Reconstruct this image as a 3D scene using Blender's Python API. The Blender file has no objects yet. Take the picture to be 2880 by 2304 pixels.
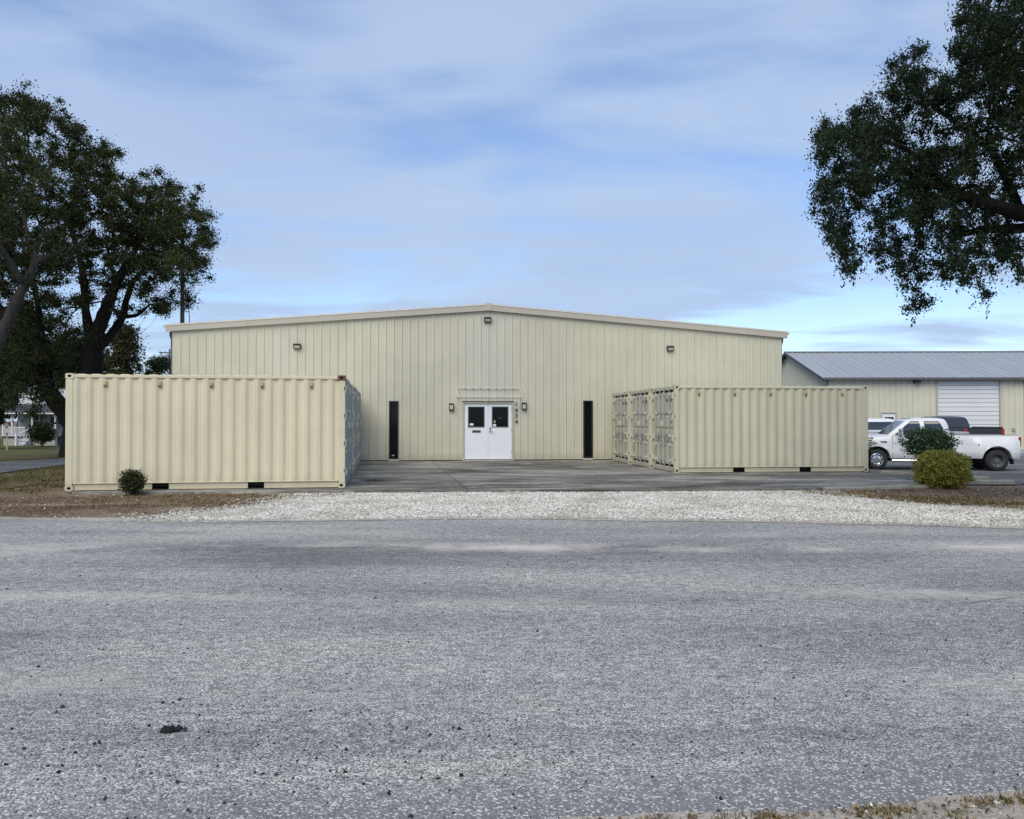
import bpy, bmesh, math, random
import numpy as np
from mathutils import Vector, Matrix
random.seed(7); np.random.seed(7)
RNG = np.random.default_rng(11)
R = math.radians
scene = bpy.context.scene
COL = scene.collection

# ------------------------------------------------------------------ camera, sky, sun, exposure
F_PX, CX, HY, CAM_H = 2308.0, 1440.0, 1181.0, 1.57       # measured on the 2880 x 2304 photograph
cam_d = bpy.data.cameras.new('camera'); cam = bpy.data.objects.new('camera', cam_d); COL.objects.link(cam)
cam.location = (0, 0, CAM_H)
cam.rotation_euler = (R(90) + math.atan((HY - 1152) / F_PX), 0, 0)
cam_d.sensor_fit = 'HORIZONTAL'; cam_d.sensor_width = 36.0; cam_d.lens = 36.0 * F_PX / 2880
cam_d.clip_start = 0.1; cam_d.clip_end = 3000
scene.camera = cam

SUN_VEC = Vector((-0.31, -0.80, 0.95)).normalized()
SUN_ELEV = math.asin(SUN_VEC.z); SUN_ROT = math.atan2(SUN_VEC.x, SUN_VEC.y)
world = bpy.data.worlds.new('World'); scene.world = world; world.use_nodes = True
wn, wl = world.node_tree.nodes, world.node_tree.links
wn.clear()
def wnode(t, **kw):
    n = wn.new(t)
    for k, v in kw.items(): setattr(n, k, v)
    return n
def wmath(op, a, b=None, clamp=False):
    n = wnode('ShaderNodeMath', operation=op, use_clamp=clamp)
    for i, v in enumerate((a, b)):
        if v is None: continue
        if isinstance(v, (int, float)): n.inputs[i].default_value = v
        else: wl.new(v, n.inputs[i])
    return n.outputs[0]
sky = wnode('ShaderNodeTexSky', sky_type='NISHITA', sun_disc=False)
sky.sun_elevation = SUN_ELEV; sky.sun_rotation = SUN_ROT; sky.air_density = 1.0; sky.dust_density = 0.1; sky.ozone_density = 1.6
tc = wnode('ShaderNodeTexCoord'); sep = wnode('ShaderNodeSeparateXYZ'); wl.new(tc.outputs['Generated'], sep.inputs[0])
zc = wmath('ADD', wmath('MAXIMUM', sep.outputs[2], 0.0), 0.10)
cmb = wnode('ShaderNodeCombineXYZ')
wl.new(wmath('DIVIDE', sep.outputs[0], zc), cmb.inputs[0]); wl.new(wmath('DIVIDE', sep.outputs[1], zc), cmb.inputs[1])
def wnoise(scale, rot, sc, detail, dist, loc=(0, 0, 0), rough=0.5):
    m = wnode('ShaderNodeMapping'); m.inputs['Rotation'].default_value = (0, 0, R(rot)); m.inputs['Scale'].default_value = sc
    m.inputs['Location'].default_value = loc
    wl.new(cmb.outputs[0], m.inputs[0])
    n = wnode('ShaderNodeTexNoise'); n.inputs['Scale'].default_value = scale; n.inputs['Detail'].default_value = detail
    n.inputs['Distortion'].default_value = dist; n.inputs['Roughness'].default_value = rough
    wl.new(m.outputs[0], n.inputs['Vector']); return n.outputs[0]
n1 = wnoise(0.75, 24, (0.75, 0.6, 1), 4, 0.9, (3.1, 1.7, 0), 0.45)
n2 = wnoise(2.0, -34, (0.45, 0.85, 1), 6, 1.2, (5.2, 0.6, 0), 0.52)
cov = wmath('ADD', wmath('MULTIPLY', n1, 0.62), wmath('MULTIPLY', n2, 0.46))
mr = wnode('ShaderNodeMapRange', interpolation_type='SMOOTHSTEP'); wl.new(cov, mr.inputs[0])
mr.inputs[1].default_value = 0.41; mr.inputs[2].default_value = 0.60; mr.inputs[3].default_value = 0.20; mr.inputs[4].default_value = 0.94
n3 = wnoise(0.9, 40, (0.8, 1.0, 1), 4, 0.4, (1.2, 8.4, 0), 0.5)
ccol = wnode('ShaderNodeMix', data_type='RGBA'); wl.new(n3, ccol.inputs[0])
ccol.inputs[6].default_value = (2.6, 3.5, 5.4, 1); ccol.inputs[7].default_value = (3.95, 4.95, 6.4, 1)
smix = wnode('ShaderNodeMix', data_type='RGBA'); wl.new(mr.outputs[0], smix.inputs[0])
tint = wnode('ShaderNodeMix', data_type='RGBA', blend_type='MULTIPLY'); tint.inputs[0].default_value = 1.0
wl.new(sky.outputs[0], tint.inputs[6]); tint.inputs[7].default_value = (1.0, 1.08, 1.26, 1)
wl.new(tint.outputs[2], smix.inputs[6]); wl.new(ccol.outputs[2], smix.inputs[7])
bg = wnode('ShaderNodeBackground'); bg.inputs['Strength'].default_value = 0.10
wl.new(smix.outputs[2], bg.inputs[0])
wo = wnode('ShaderNodeOutputWorld'); wl.new(bg.outputs[0], wo.inputs[0])

sun_d = bpy.data.lights.new('sun', 'SUN'); sun_d.energy = 2.0; sun_d.angle = R(48); sun_d.color = (1.0, 0.91, 0.74)
sun = bpy.data.objects.new('sun', sun_d); COL.objects.link(sun)
sun.rotation_euler = SUN_VEC.to_track_quat('Z', 'Y').to_euler(); sun.location = (5, -20, 30)
vs = scene.view_settings
vs.view_transform = 'Standard'; vs.look = 'None'; vs.gamma = 1.0; vs.use_curve_mapping = False; vs.exposure = 0.50
scene.cycles.use_denoising = True
scene.cycles.max_bounces = 5; scene.cycles.diffuse_bounces = 3; scene.cycles.glossy_bounces = 3

# ------------------------------------------------------------------ helpers
def P(px, py, Y):
    return Vector(((px - CX) / F_PX * Y, Y, CAM_H + (HY - py) / F_PX * Y))
def ss(a, b, x):
    t = np.clip((np.asarray(x, float) - a) / (b - a), 0, 1); return t * t * (3 - 2 * t)
def G(x, y):          # natural ground height
    return -0.06 - 0.33 * ss(10.3, 14.5, x) * ss(19.5, 28, y) - 0.9 * ss(-11, -17, x) * ss(22, 75, y)
def GP(px, py, base=-0.06):   # ground point under a pixel, flat part
    Y = F_PX * (CAM_H - base) / (py - HY); return ((px - CX) / F_PX * Y, Y)

class MB:
    def __init__(s): s.v = []; s.f = []; s.m = []
    def quad(s, a, b, c, d, m=0):
        i = len(s.v); s.v += [tuple(a), tuple(b), tuple(c), tuple(d)]; s.f.append((i, i+1, i+2, i+3)); s.m.append(m)
    def poly(s, pts, m=0):
        i = len(s.v); s.v += [tuple(p) for p in pts]; s.f.append(tuple(range(i, i+len(pts)))); s.m.append(m)
    def box(s, c, sz, m=0, M=None, bev=0.0):
        x, y, z = [v/2 for v in sz]
        if bev > 0:
            b = min(bev, x*.9, y*.9, z*.9); i = len(s.v); pts = []
            for sx in (-1, 1):
                for sy in (-1, 1):
                    for sz_ in (-1, 1):
                        pts += [(sx*x, sy*(y-b), sz_*(z-b)), (sx*(x-b), sy*y, sz_*(z-b)), (sx*(x-b), sy*(y-b), sz_*z)]
            def k(sx, sy, sz_, a): return i + 3*((sx > 0)*4 + (sy > 0)*2 + (sz_ > 0)) + a
            for p in pts:
                q = Vector(p)
                if M is not None: q = M @ q
                s.v.append((q.x+c[0], q.y+c[1], q.z+c[2]))
            S = (-1, 1)
            fs = []
            for t in S:
                fs.append([k(t,-1,-1,0), k(t,1,-1,0), k(t,1,1,0), k(t,-1,1,0)][::t])
                fs.append([k(-1,t,-1,1), k(-1,t,1,1), k(1,t,1,1), k(1,t,-1,1)][::t])
                fs.append([k(-1,-1,t,2), k(1,-1,t,2), k(1,1,t,2), k(-1,1,t,2)][::t])
            for a in S:
                for b2 in S:
                    sg = a*b2
                    fs.append([k(a,b2,-1,0), k(a,b2,-1,1), k(a,b2,1,1), k(a,b2,1,0)][::sg])
                    fs.append([k(a,-1,b2,0), k(a,1,b2,0), k(a,1,b2,2), k(a,-1,b2,2)][::sg])
                    fs.append([k(-1,a,b2,1), k(-1,a,b2,2), k(1,a,b2,2), k(1,a,b2,1)][::sg])
                    for c2 in S: fs.append([k(a,b2,c2,0), k(a,b2,c2,1), k(a,b2,c2,2)][::a*b2*c2])
            for f in fs: s.f.append(tuple(f)); s.m.append(m)
            return s
        i = len(s.v)
        for p in ((-x,-y,-z),(x,-y,-z),(x,y,-z),(-x,y,-z),(-x,-y,z),(x,-y,z),(x,y,z),(-x,y,z)):
            q = Vector(p)
            if M is not None: q = M @ q
            s.v.append((q.x+c[0], q.y+c[1], q.z+c[2]))
        for f in ((0,3,2,1),(4,5,6,7),(0,1,5,4),(1,2,6,5),(2,3,7,6),(3,0,4,7)):
            s.f.append(tuple(i+j for j in f)); s.m.append(m)
        return s
    def bb(s, x0, x1, y0, y1, z0, z1, m=0, bev=0.0):
        return s.box(((x0+x1)/2, (y0+y1)/2, (z0+z1)/2), (abs(x1-x0), abs(y1-y0), abs(z1-z0)), m, None, bev)
    def tube(s, pts, rad, n=8, m=0, caps=True):
        pts = [Vector(p) for p in pts]
        if isinstance(rad, (int, float)): rad = [rad]*len(pts)
        rings = []; ref = None
        for k, p in enumerate(pts):
            d = (pts[min(k+1, len(pts)-1)] - pts[max(k-1, 0)]).normalized()
            if ref is None:
                ref = Vector((0,0,1)) if abs(d.z) < .9 else Vector((1,0,0))
            u = (ref - d*ref.dot(d)).normalized(); w = d.cross(u); ref = u
            i = len(s.v); rings.append(i)
            for a in range(n):
                t = 2*math.pi*a/n; q = p + (u*math.cos(t)+w*math.sin(t))*rad[k]; s.v.append(tuple(q))
        for k in range(len(rings)-1):
            for a in range(n):
                b = (a+1) % n
                s.f.append((rings[k]+a, rings[k]+b, rings[k+1]+b, rings[k+1]+a)); s.m.append(m)
        if caps:
            s.f.append(tuple(rings[0]+a for a in range(n))[::-1]); s.m.append(m)
            s.f.append(tuple(rings[-1]+a for a in range(n))); s.m.append(m)
        return s
    def lathe(s, prof, n=24, axis='y', c=(0,0,0), m=0):      # prof: list of (axial, radius)
        rings = []
        for a, r in prof:
            i = len(s.v); rings.append(i)
            for k in range(n):
                t = 2*math.pi*k/n; x, z = r*math.cos(t), r*math.sin(t)
                q = (x, a, z) if axis == 'y' else ((a, x, z) if axis == 'x' else (x, z, a))
                s.v.append((q[0]+c[0], q[1]+c[1], q[2]+c[2]))
        for j in range(len(rings)-1):
            for k in range(n):
                b = (k+1) % n
                s.f.append((rings[j]+k, rings[j+1]+k, rings[j+1]+b, rings[j]+b)); s.m.append(m)
        return s
    def mesh(s, name, mats, smooth=False):
        me = bpy.data.meshes.new(name); me.from_pydata(s.v, [], s.f); me.validate()
        if not isinstance(mats, (list, tuple)): mats = [mats]
        for m in mats: me.materials.append(m)
        if len(mats) > 1 and len(me.polygons) == len(s.m): me.polygons.foreach_set('material_index', s.m)
        if smooth: me.polygons.foreach_set('use_smooth', [True]*len(me.polygons))
        me.update(); return me
    def build(s, name, mats, parent=None, smooth=False):
        return link(name, s.mesh(name, mats, smooth), parent)
def link(name, me, parent=None, loc=None, rz=None):
    o = bpy.data.objects.new(name, me); COL.objects.link(o); o.parent = parent
    if loc is not None: o.location = loc
    if rz is not None: o.rotation_euler = (0, 0, rz)
    return o
def fix_normals(o):
    bm = bmesh.new(); bm.from_mesh(o.data); bmesh.ops.remove_doubles(bm, verts=bm.verts, dist=1e-5)
    bmesh.ops.recalc_face_normals(bm, faces=bm.faces); bm.to_mesh(o.data); bm.free(); return o
def auto_smooth(o, ang=35):
    me = o.data; me.polygons.foreach_set('use_smooth', [True]*len(me.polygons))
    try: me.set_sharp_from_angle(angle=R(ang))
    except Exception: pass
    return o
def empty(name, loc=(0,0,0), rz=0.0):
    o = bpy.data.objects.new(name, None); COL.objects.link(o); o.location = loc; o.rotation_euler = (0,0,rz)
    o.empty_display_size = 0.3; return o
def tag(o, label=None, cat=None, group=None, kind=None):
    if label: o['label'] = label
    if cat: o['category'] = cat
    if group: o['group'] = group
    if kind: o['kind'] = kind
    return o
CHILD = {}
def copy_tree(o, parent=None):
    c = o.copy(); COL.objects.link(c); c.parent = parent
    for ch in [x for x in bpy.data.objects if x.parent == o]: copy_tree(ch, c)
    return c
def np_mesh(name, verts, faces, mats):       # verts (N,3), faces (M,k) all same k
    me = bpy.data.meshes.new(name); verts = np.asarray(verts, np.float32); faces = np.asarray(faces, np.int32)
    k = faces.shape[1]
    me.vertices.add(len(verts)); me.vertices.foreach_set('co', verts.ravel())
    me.loops.add(faces.size); me.loops.foreach_set('vertex_index', faces.ravel())
    me.polygons.add(len(faces)); me.polygons.foreach_set('loop_start', np.arange(0, faces.size, k, dtype=np.int32))
    me.polygons.foreach_set('loop_total', np.full(len(faces), k, np.int32))
    if not isinstance(mats, (list, tuple)): mats = [mats]
    for m in mats: me.materials.append(m)
    me.update(calc_edges=True); me.validate(); return me
def text_part(name, txt, size, mat, parent, loc, rot, extrude=0.003, offset=0.0, sx=1.0):
    cu = bpy.data.curves.new(name, 'FONT'); cu.body = txt; cu.size = size; cu.extrude = extrude; cu.offset = offset
    cu.align_x = 'CENTER'; cu.align_y = 'CENTER'; cu.resolution_u = 3
    t = bpy.data.objects.new(name + '_curve', cu); COL.objects.link(t)
    dg = bpy.context.evaluated_depsgraph_get(); me = bpy.data.meshes.new_from_object(t.evaluated_get(dg))
    bpy.data.objects.remove(t); bpy.data.curves.remove(cu)
    me.materials.clear(); me.materials.append(mat)
    o = link(name, me, parent); o.location = loc; o.rotation_euler = rot; o.scale = (sx, 1, 1); return o

# ------------------------------------------------------------------ materials
class NT:
    def __init__(s, name):
        s.mat = bpy.data.materials.new(name); s.mat.use_nodes = True; s.t = s.mat.node_tree; s.n = s.t.nodes; s.l = s.t.links
        s.b = s.n['Principled BSDF']; s.co = s.n.new('ShaderNodeTexCoord')
    def vec(s, src='Object', sc=(1,1,1), rot=(0,0,0)):
        m = s.n.new('ShaderNodeMapping'); m.inputs['Scale'].default_value = sc; m.inputs['Rotation'].default_value = rot
        if src == 'World':
            g = s.n.new('ShaderNodeNewGeometry'); s.l.new(g.outputs['Position'], m.inputs[0])
        else: s.l.new(s.co.outputs[src], m.inputs[0])
        return m.outputs[0]
    def noise(s, scale, detail=4, rough=.55, dist=0, v=None):
        n = s.n.new('ShaderNodeTexNoise'); n.inputs['Scale'].default_value = scale; n.inputs['Detail'].default_value = detail
        n.inputs['Roughness'].default_value = rough; n.inputs['Distortion'].default_value = dist
        s.l.new(v if v is not None else s.vec(), n.inputs['Vector']); return n.outputs[0]
    def voro(s, scale, v=None, out='Distance', rnd=1.0, feature='F1'):
        n = s.n.new('ShaderNodeTexVoronoi'); n.feature = feature; n.inputs['Scale'].default_value = scale; n.inputs['Randomness'].default_value = rnd
        s.l.new(v if v is not None else s.vec(), n.inputs['Vector']); return n.outputs[out]
    def ramp(s, fac, stops):
        n = s.n.new('ShaderNodeValToRGB'); e = n.color_ramp.elements
        while len(e) < len(stops): e.new(0.5)
        for i, (p, c) in enumerate(stops): e[i].position = p; e[i].color = (*c, 1) if len(c) == 3 else c
        s.l.new(fac, n.inputs[0]); return n.outputs[0]
    def rng(s, fac, a, b, c=0., d=1.):
        n = s.n.new('ShaderNodeMapRange'); n.inputs[1].default_value = a; n.inputs[2].default_value = b
        n.inputs[3].default_value = c; n.inputs[4].default_value = d; s.l.new(fac, n.inputs[0]); return n.outputs[0]
    def math(s, op, a, b=None):
        n = s.n.new('ShaderNodeMath'); n.operation = op
        for i, v in enumerate((a, b)):
            if v is None: continue
            if isinstance(v, (int, float)): n.inputs[i].default_value = v
            else: s.l.new(v, n.inputs[i])
        return n.outputs[0]
    def mix(s, fac, a, b, mode='MIX'):
        n = s.n.new('ShaderNodeMix'); n.data_type = 'RGBA'; n.blend_type = mode
        for i, v in ((0, fac), (6, a), (7, b)):
            if isinstance(v, (int, float)): n.inputs[i].default_value = v
            elif isinstance(v, (tuple, list)): n.inputs[i].default_value = (*v, 1) if len(v) == 3 else v
            else: s.l.new(v, n.inputs[i])
        return n.outputs[2]
    def bump(s, h, strength=.3, dist=.01, prev=None):
        n = s.n.new('ShaderNodeBump'); n.inputs['Strength'].default_value = strength; n.inputs['Distance'].default_value = dist
        s.l.new(h, n.inputs['Height'])
        if prev is not None: s.l.new(prev, n.inputs['Normal'])
        return n.outputs[0]
    def out(s, col=None, rough=None, normal=None, metal=None, spec=None):
        for key, v in (('Base Color', col), ('Roughness', rough), ('Normal', normal), ('Metallic', metal), ('Specular IOR Level', spec)):
            if v is None: continue
            if isinstance(v, (int, float)): s.b.inputs[key].default_value = v
            elif isinstance(v, (tuple, list)): s.b.inputs[key].default_value = (*v, 1)
            else: s.l.new(v, s.b.inputs[key])
        return s.mat
def plain(name, col, rough=.5, metal=0., spec=.5, var=.12, scale=6, bump=0.0):
    t = NT(name); n = t.noise(scale, 4)
    c = t.mix(t.rng(n, .3, .7), tuple(v*(1-var) for v in col), tuple(min(1, v*(1+var)) for v in col))
    nm = t.bump(t.noise(scale*9, 3), .25, bump) if bump else None
    return t.out(c, rough, nm, metal, spec)
def painted_steel(name, col, rust=.5, rough=.45, rand=.04, grime=.18, src='Object', splash=0.0):
    t = NT(name)
    big = t.noise(.9, 5, .6, .3, t.vec(src)); streak = t.noise(3.5, 4, .6, 0, t.vec(src, (1.6, 1.6, .12)))
    c = t.mix(t.rng(big, .3, .75), tuple(v*(1-grime*.5) for v in col), col)
    c = t.mix(t.math('MULTIPLY', t.rng(streak, .5, .85), grime), c, tuple(v*.55 for v in col))
    oi = t.n.new('ShaderNodeObjectInfo')
    k = t.n.new('ShaderNodeHueSaturation'); t.l.new(c, k.inputs['Color'])
    t.l.new(t.rng(oi.outputs['Random'], 0, 1, 1-rand, 1+rand), k.inputs['Value'])
    sp = t.noise(26, 5, .7, 0, t.vec(src)); sp2 = t.noise(2.2, 3, .5, 0, t.vec(src))
    msk = t.math('MULTIPLY', t.rng(sp, .74, .80), t.rng(sp2, .52, .66)); msk = t.math('MULTIPLY', msk, rust)
    c = t.mix(msk, k.outputs[0], (.13, .06, .03))
    if splash:      # mud splashed up from the ground, uneven along the foot
        g = t.n.new('ShaderNodeNewGeometry'); sp_ = t.n.new('ShaderNodeSeparateXYZ'); t.l.new(g.outputs['Position'], sp_.inputs[0])
        hz_ = t.math('ADD', sp_.outputs[2], t.math('MULTIPLY', t.math('SUBTRACT', t.noise(2.6, 6, .7, .3, t.vec('World', (1, 1, .5))), .5), .55))
        c = t.mix(t.math('MULTIPLY', t.rng(hz_, .34, .02), splash), c, (.26, .20, .14))
    return t.out(c, t.rng(big, .2, .8, rough-.08, rough+.12), t.bump(t.noise(2.2, 3, .5, 0, t.vec(src)), .2, .02))

M = {}
M['container'] = painted_steel('container_cream_paint', (.69, .635, .45), 1.2, .45, .04, .24, 'Object', .3)
M['container_post'] = painted_steel('worn_post_paint', (.69, .635, .45), 1.6, .5, .03, .35)
M['post_green'] = painted_steel('worn_greenish_post_paint', (.60, .57, .425), 1.5, .5, .03, .35)
M['container_green'] = painted_steel('container_greenish_cream_paint', (.60, .57, .425), 1.1, .45, .04, .26, 'Object', .3)
M['container_rust'] = painted_steel('corner_casting_rust', (.16, .085, .05), .6, .7, grime=.5)
M['vent'] = plain('vent_tan_plastic', (.44, .37, .21), .6)
M['vent_slot'] = plain('vent_slot_dark', (.10, .085, .06), .7)
M['gasket'] = plain('black_rubber', (.012, .012, .014), .7)
M['galv'] = plain('galvanised_steel', (.36, .37, .37), .5, .25)
M['dark_hole'] = plain('dark_interior', (.012, .011, .010), .9)
M['wall'] = painted_steel('wall_light_stone_paint', (.585, .565, .445), .25, .5, .025, .22, 'World', .4)
M['wall_grey'] = painted_steel('wall_faded_grey_paint', (.575, .557, .462), .2, .5, .02, .18, 'World', .4)
M['fascia'] = painted_steel('fascia_stone_trim', (.47, .44, .375), .2, .5, .03, .12, 'World')
M['trim_light'] = plain('pale_trim', (.62, .59, .52), .5)
M['white_paint'] = painted_steel('white_door_paint', (.80, .82, .86), .25, .4, .02, .08)
M['glass_dark'] = plain('dark_tinted_glass', (.004, .005, .007), .06, 0, .18, .05)
M['bronze'] = plain('dark_bronze_aluminium', (.035, .033, .032), .45, .3)
M['grey_frame'] = plain('grey_window_frame', (.12, .125, .13), .5, .2)
M['lens'] = plain('prismatic_lamp_lens', (.48, .47, .42), .25, 0, .5, .15, 40)
M['black'] = plain('black_plastic', (.012, .012, .013), .5)
M['sticker'] = plain('white_sticker', (.7, .7, .7), .6)
M['chrome'] = plain('chrome', (.75, .76, .78), .18, 1.0, .5, .04)
M['brass'] = plain('satin_nickel', (.40, .39, .37), .35, .9)
M['ink'] = plain('stencilled_ink', (.10, .10, .11), .7)
M['roof_metal'] = painted_steel('galvalume_roof', (.33, .345, .375), .15, .42, .03, .15, 'World')
M['garage_wall'] = painted_steel('garage_stone_panels', (.64, .625, .51), .2, .5, .03, .16, 'World')
M['garage_door'] = painted_steel('white_sectional_door', (.74, .75, .78), .1, .45, .02, .1, 'World')
M['wood_pole'] = plain('weathered_pole_wood', (.12, .105, .09), .85, 0, .3, .25, 8, .01)
M['wire'] = plain('wire_black', (.06, .06, .065), .6)
M['concrete_block'] = plain('grey_block', (.36, .37, .35), .85, 0, .3, .15, 5, .006)
M['shingle'] = plain('dark_shingles', (.055, .058, .07), .85, 0, .3, .3, 9, .01)
M['siding'] = plain('white_siding', (.70, .72, .75), .6)
M['brick'] = plain('red_block', (.28, .10, .06), .85)
M['curb'] = plain('weathered_kerb_concrete', (.30, .28, .235), .9, 0, .3, .22, 7, .006)

def m_bark(name, col):
    t = NT(name); v = t.vec('World', (1, 1, .28))
    n = t.noise(7, 6, .65, .6, v); c = t.ramp(n, [(.28, tuple(x*.45 for x in col)), (.55, col), (.8, tuple(x*1.7 for x in col))])
    return t.out(c, .95, t.bump(n, .8, .05), spec=.15)
M['bark_dark'] = m_bark('live_oak_bark', (.022, .019, .017))
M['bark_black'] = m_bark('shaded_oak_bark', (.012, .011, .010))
M['bark_grey'] = m_bark('grey_oak_bark', (.065, .060, .055))
def m_leaf(name, cols, spec=.25, trans=.25):
    t = NT(name); g = t.n.new('ShaderNodeNewGeometry')
    c = t.ramp(g.outputs['Random Per Island'], cols)
    big = t.noise(.35, 3, .5, 0, t.vec('World'))
    c = t.mix(1.0, c, t.ramp(big, [(.3, (.72, .76, .75)), (.7, (1.25, 1.2, 1.0))]), 'MULTIPLY')
    t.out(c, .5, spec=spec)
    tr = t.n.new('ShaderNodeBsdfTranslucent'); t.l.new(c, tr.inputs['Color'])
    mx = t.n.new('ShaderNodeMixShader'); mx.inputs[0].default_value = trans
    t.l.new(t.b.outputs[0], mx.inputs[1]); t.l.new(tr.outputs[0], mx.inputs[2])
    t.l.new(mx.outputs[0], t.n['Material Output'].inputs['Surface']); return t.mat
M['leaf_oak'] = m_leaf('live_oak_leaves', [(0, (.014, .024, .012)), (.45, (.034, .050, .020)), (.78, (.062, .074, .026)), (.94, (.085, .088, .03)), (1, (.10, .085, .036))], .10)
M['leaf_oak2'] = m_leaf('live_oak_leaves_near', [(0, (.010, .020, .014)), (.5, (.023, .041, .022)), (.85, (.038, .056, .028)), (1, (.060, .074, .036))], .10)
M['leaf_far'] = m_leaf('distant_leaves', [(0, (.012, .022, .013)), (.6, (.024, .036, .018)), (1, (.055, .060, .026))])
M['leaf_fir'] = m_leaf('rusty_green_leaves', [(0, (.022, .026, .012)), (.6, (.050, .050, .018)), (1, (.105, .075, .035))])
M['leaf_box'] = m_leaf('boxwood_leaves', [(0, (.016, .026, .012)), (.7, (.040, .055, .022)), (1, (.085, .090, .035))])
M['leaf_round'] = m_leaf('yellowing_shrub_leaves', [(0, (.12, .17, .034)), (.45, (.26, .29, .052)), (.75, (.38, .34, .07)), (.92, (.38, .25, .07)), (1, (.38, .16, .06))])
M['leaf_glossy'] = m_leaf('glossy_shrub_leaves', [(0, (.016, .040, .012)), (.6, (.038, .085, .024)), (1, (.075, .14, .040))], .45)
M['grass'] = m_leaf('dry_grass_blades', [(0, (.09, .085, .030)), (.35, (.20, .160, .075)), (.7, (.30, .225, .115)), (1, (.42, .34, .21))], .15)
M['litter'] = m_leaf('fallen_leaf_litter', [(0, (.055, .035, .022)), (.5, (.15, .095, .055)), (.85, (.27, .19, .11)), (1, (.42, .34, .24))], .15, .1)
M['litter_red'] = m_leaf('red_brown_leaves', [(0, (.07, .025, .018)), (1, (.16, .07, .05))], .15, .1)

def m_asphalt(name, base, stone, dust, dustamt, scale=1.0):
    t = NT(name); w = t.vec('World')
    streak = t.noise(.55, 6, .62, .4, t.vec('World', (.18, 1.0, 1))); patch = t.noise(.35, 5, .6, .5, t.vec('World', (.5, 1, 1)))
    agg = t.voro(95*scale, w, 'Color'); aggd = t.voro(95*scale, w); fine = t.noise(180*scale, 3, .7, 0, w)
    sv = t.n.new('ShaderNodeSeparateColor'); t.l.new(agg, sv.inputs[0])
    med = t.noise(17*scale, 5, .75, .3, t.vec('World', (.55, 1, 1)))
    c = t.mix(t.rng(sv.outputs[0], .35, .95), base, stone)
    c = t.mix(t.rng(aggd, .45, .75), c, tuple(v*.35 for v in base))
    c = t.mix(t.rng(fine, .3, .75, 0, .35), c, tuple(v*.6 for v in base))
    c = t.mix(1.0, c, t.ramp(med, [(.3, (.50, .50, .51)), (.5, (1, 1, 1)), (.7, (1.38, 1.38, 1.36))]), 'MULTIPLY')
    c = t.mix(1.0, c, t.ramp(streak, [(.33, (.60, .60, .61)), (.5, (1, 1, 1)), (.66, (1.25, 1.24, 1.20))]), 'MULTIPLY')
    c = t.mix(1.0, c, t.ramp(patch, [(.35, (.78, .79, .82)), (.65, (1.12, 1.11, 1.07))]), 'MULTIPLY')
    if dustamt:
        g = t.n.new('ShaderNodeNewGeometry'); sp = t.n.new('ShaderNodeSeparateXYZ'); t.l.new(g.outputs['Position'], sp.inputs[0])
        wob = t.noise(.25, 4, .6, 0, t.vec('World', (.6, 1, 1)))
        yy = t.math('ADD', sp.outputs[1], t.math('MULTIPLY', t.math('SUBTRACT', wob, .5), 2.2))
        for yc, wd, am in ((10.45, .60, 1.0), (7.5, .30, .6), (11.7, .4, .35), (5.0, .5, .35)):
            band = t.rng(t.math('ABSOLUTE', t.math('SUBTRACT', yy, yc)), wd, wd*.2)
            msk = t.math('MULTIPLY', band, t.rng(t.noise(.45, 5, .65, .3, t.vec('World', (.75, 1, 1))), .44, .60))
            msk = t.math('MULTIPLY', t.math('MULTIPLY', msk, t.rng(med, .15, .5)), am*dustamt)
            c = t.mix(msk, c, dust)
    if dustamt:
        seam = t.math('ADD', sp.outputs[1], t.math('MULTIPLY', t.math('SUBTRACT', t.noise(.5, 5, .6, 0, t.vec('World', (1, .2, 1))), .5), .5))
        ln = t.math('MULTIPLY', t.rng(t.math('ABSOLUTE', t.math('SUBTRACT', seam, 9.05)), .022, .006), t.rng(t.noise(.7, 3, .6, 0, w), .42, .55))
        crk = t.voro(.33, t.vec('World', (.8, 1, 1)), 'Distance', 1.0, 'DISTANCE_TO_EDGE')
        wv = t.n.new('ShaderNodeVectorMath'); wv.operation = 'ADD'
        ln2 = t.math('MULTIPLY', t.rng(crk, .0045, .001), t.rng(t.noise(.4, 3, .6, .4, w), .56, .64))
        c = t.mix(t.math('MULTIPLY', t.math('MAXIMUM', ln, ln2), .6), c, (.09, .088, .085))
        nv = t.rng(t.math('ADD', t.math('SUBTRACT', sp.outputs[1], t.math('MULTIPLY', sp.outputs[0], .13)), t.math('MULTIPLY', t.math('SUBTRACT', wob, .5), .5)), 3.85, 3.40)
        c = t.mix(t.math('MULTIPLY', nv, .75), c, t.mix(t.rng(sv.outputs[0], .78, .93), (.165, .164, .165), (.60, .59, .58)))
        st_ = t.noise(.9, 4, .6, .6, t.vec('World', (.7, 1.1, 1)))
        c = t.mix(t.rng(st_, .66, .76, 0, .45), c, (.16, .155, .15))
    h = t.math('ADD', t.math('MULTIPLY', t.math('SUBTRACT', 1.0, aggd), .7), t.math('MULTIPLY', med, .6))
    nm = t.bump(h, .9, .008)
    nm = t.bump(t.noise(3.0, 3), .15, .03, nm)
    return t.out(c, t.rng(sv.outputs[1], 0, 1, .75, .95), nm, spec=.25)
M['road'] = m_asphalt('weathered_road_asphalt', (.305, .298, .292), (.72, .705, .675), (.60, .555, .49), .9)
M['street'] = m_asphalt('side_street_asphalt', (.13, .135, .15), (.24, .245, .26), (.4, .37, .3), 0)
M['lot'] = m_asphalt('parking_lot_asphalt', (.15, .15, .155), (.29, .285, .28), (.4, .37, .3), 0)

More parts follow.
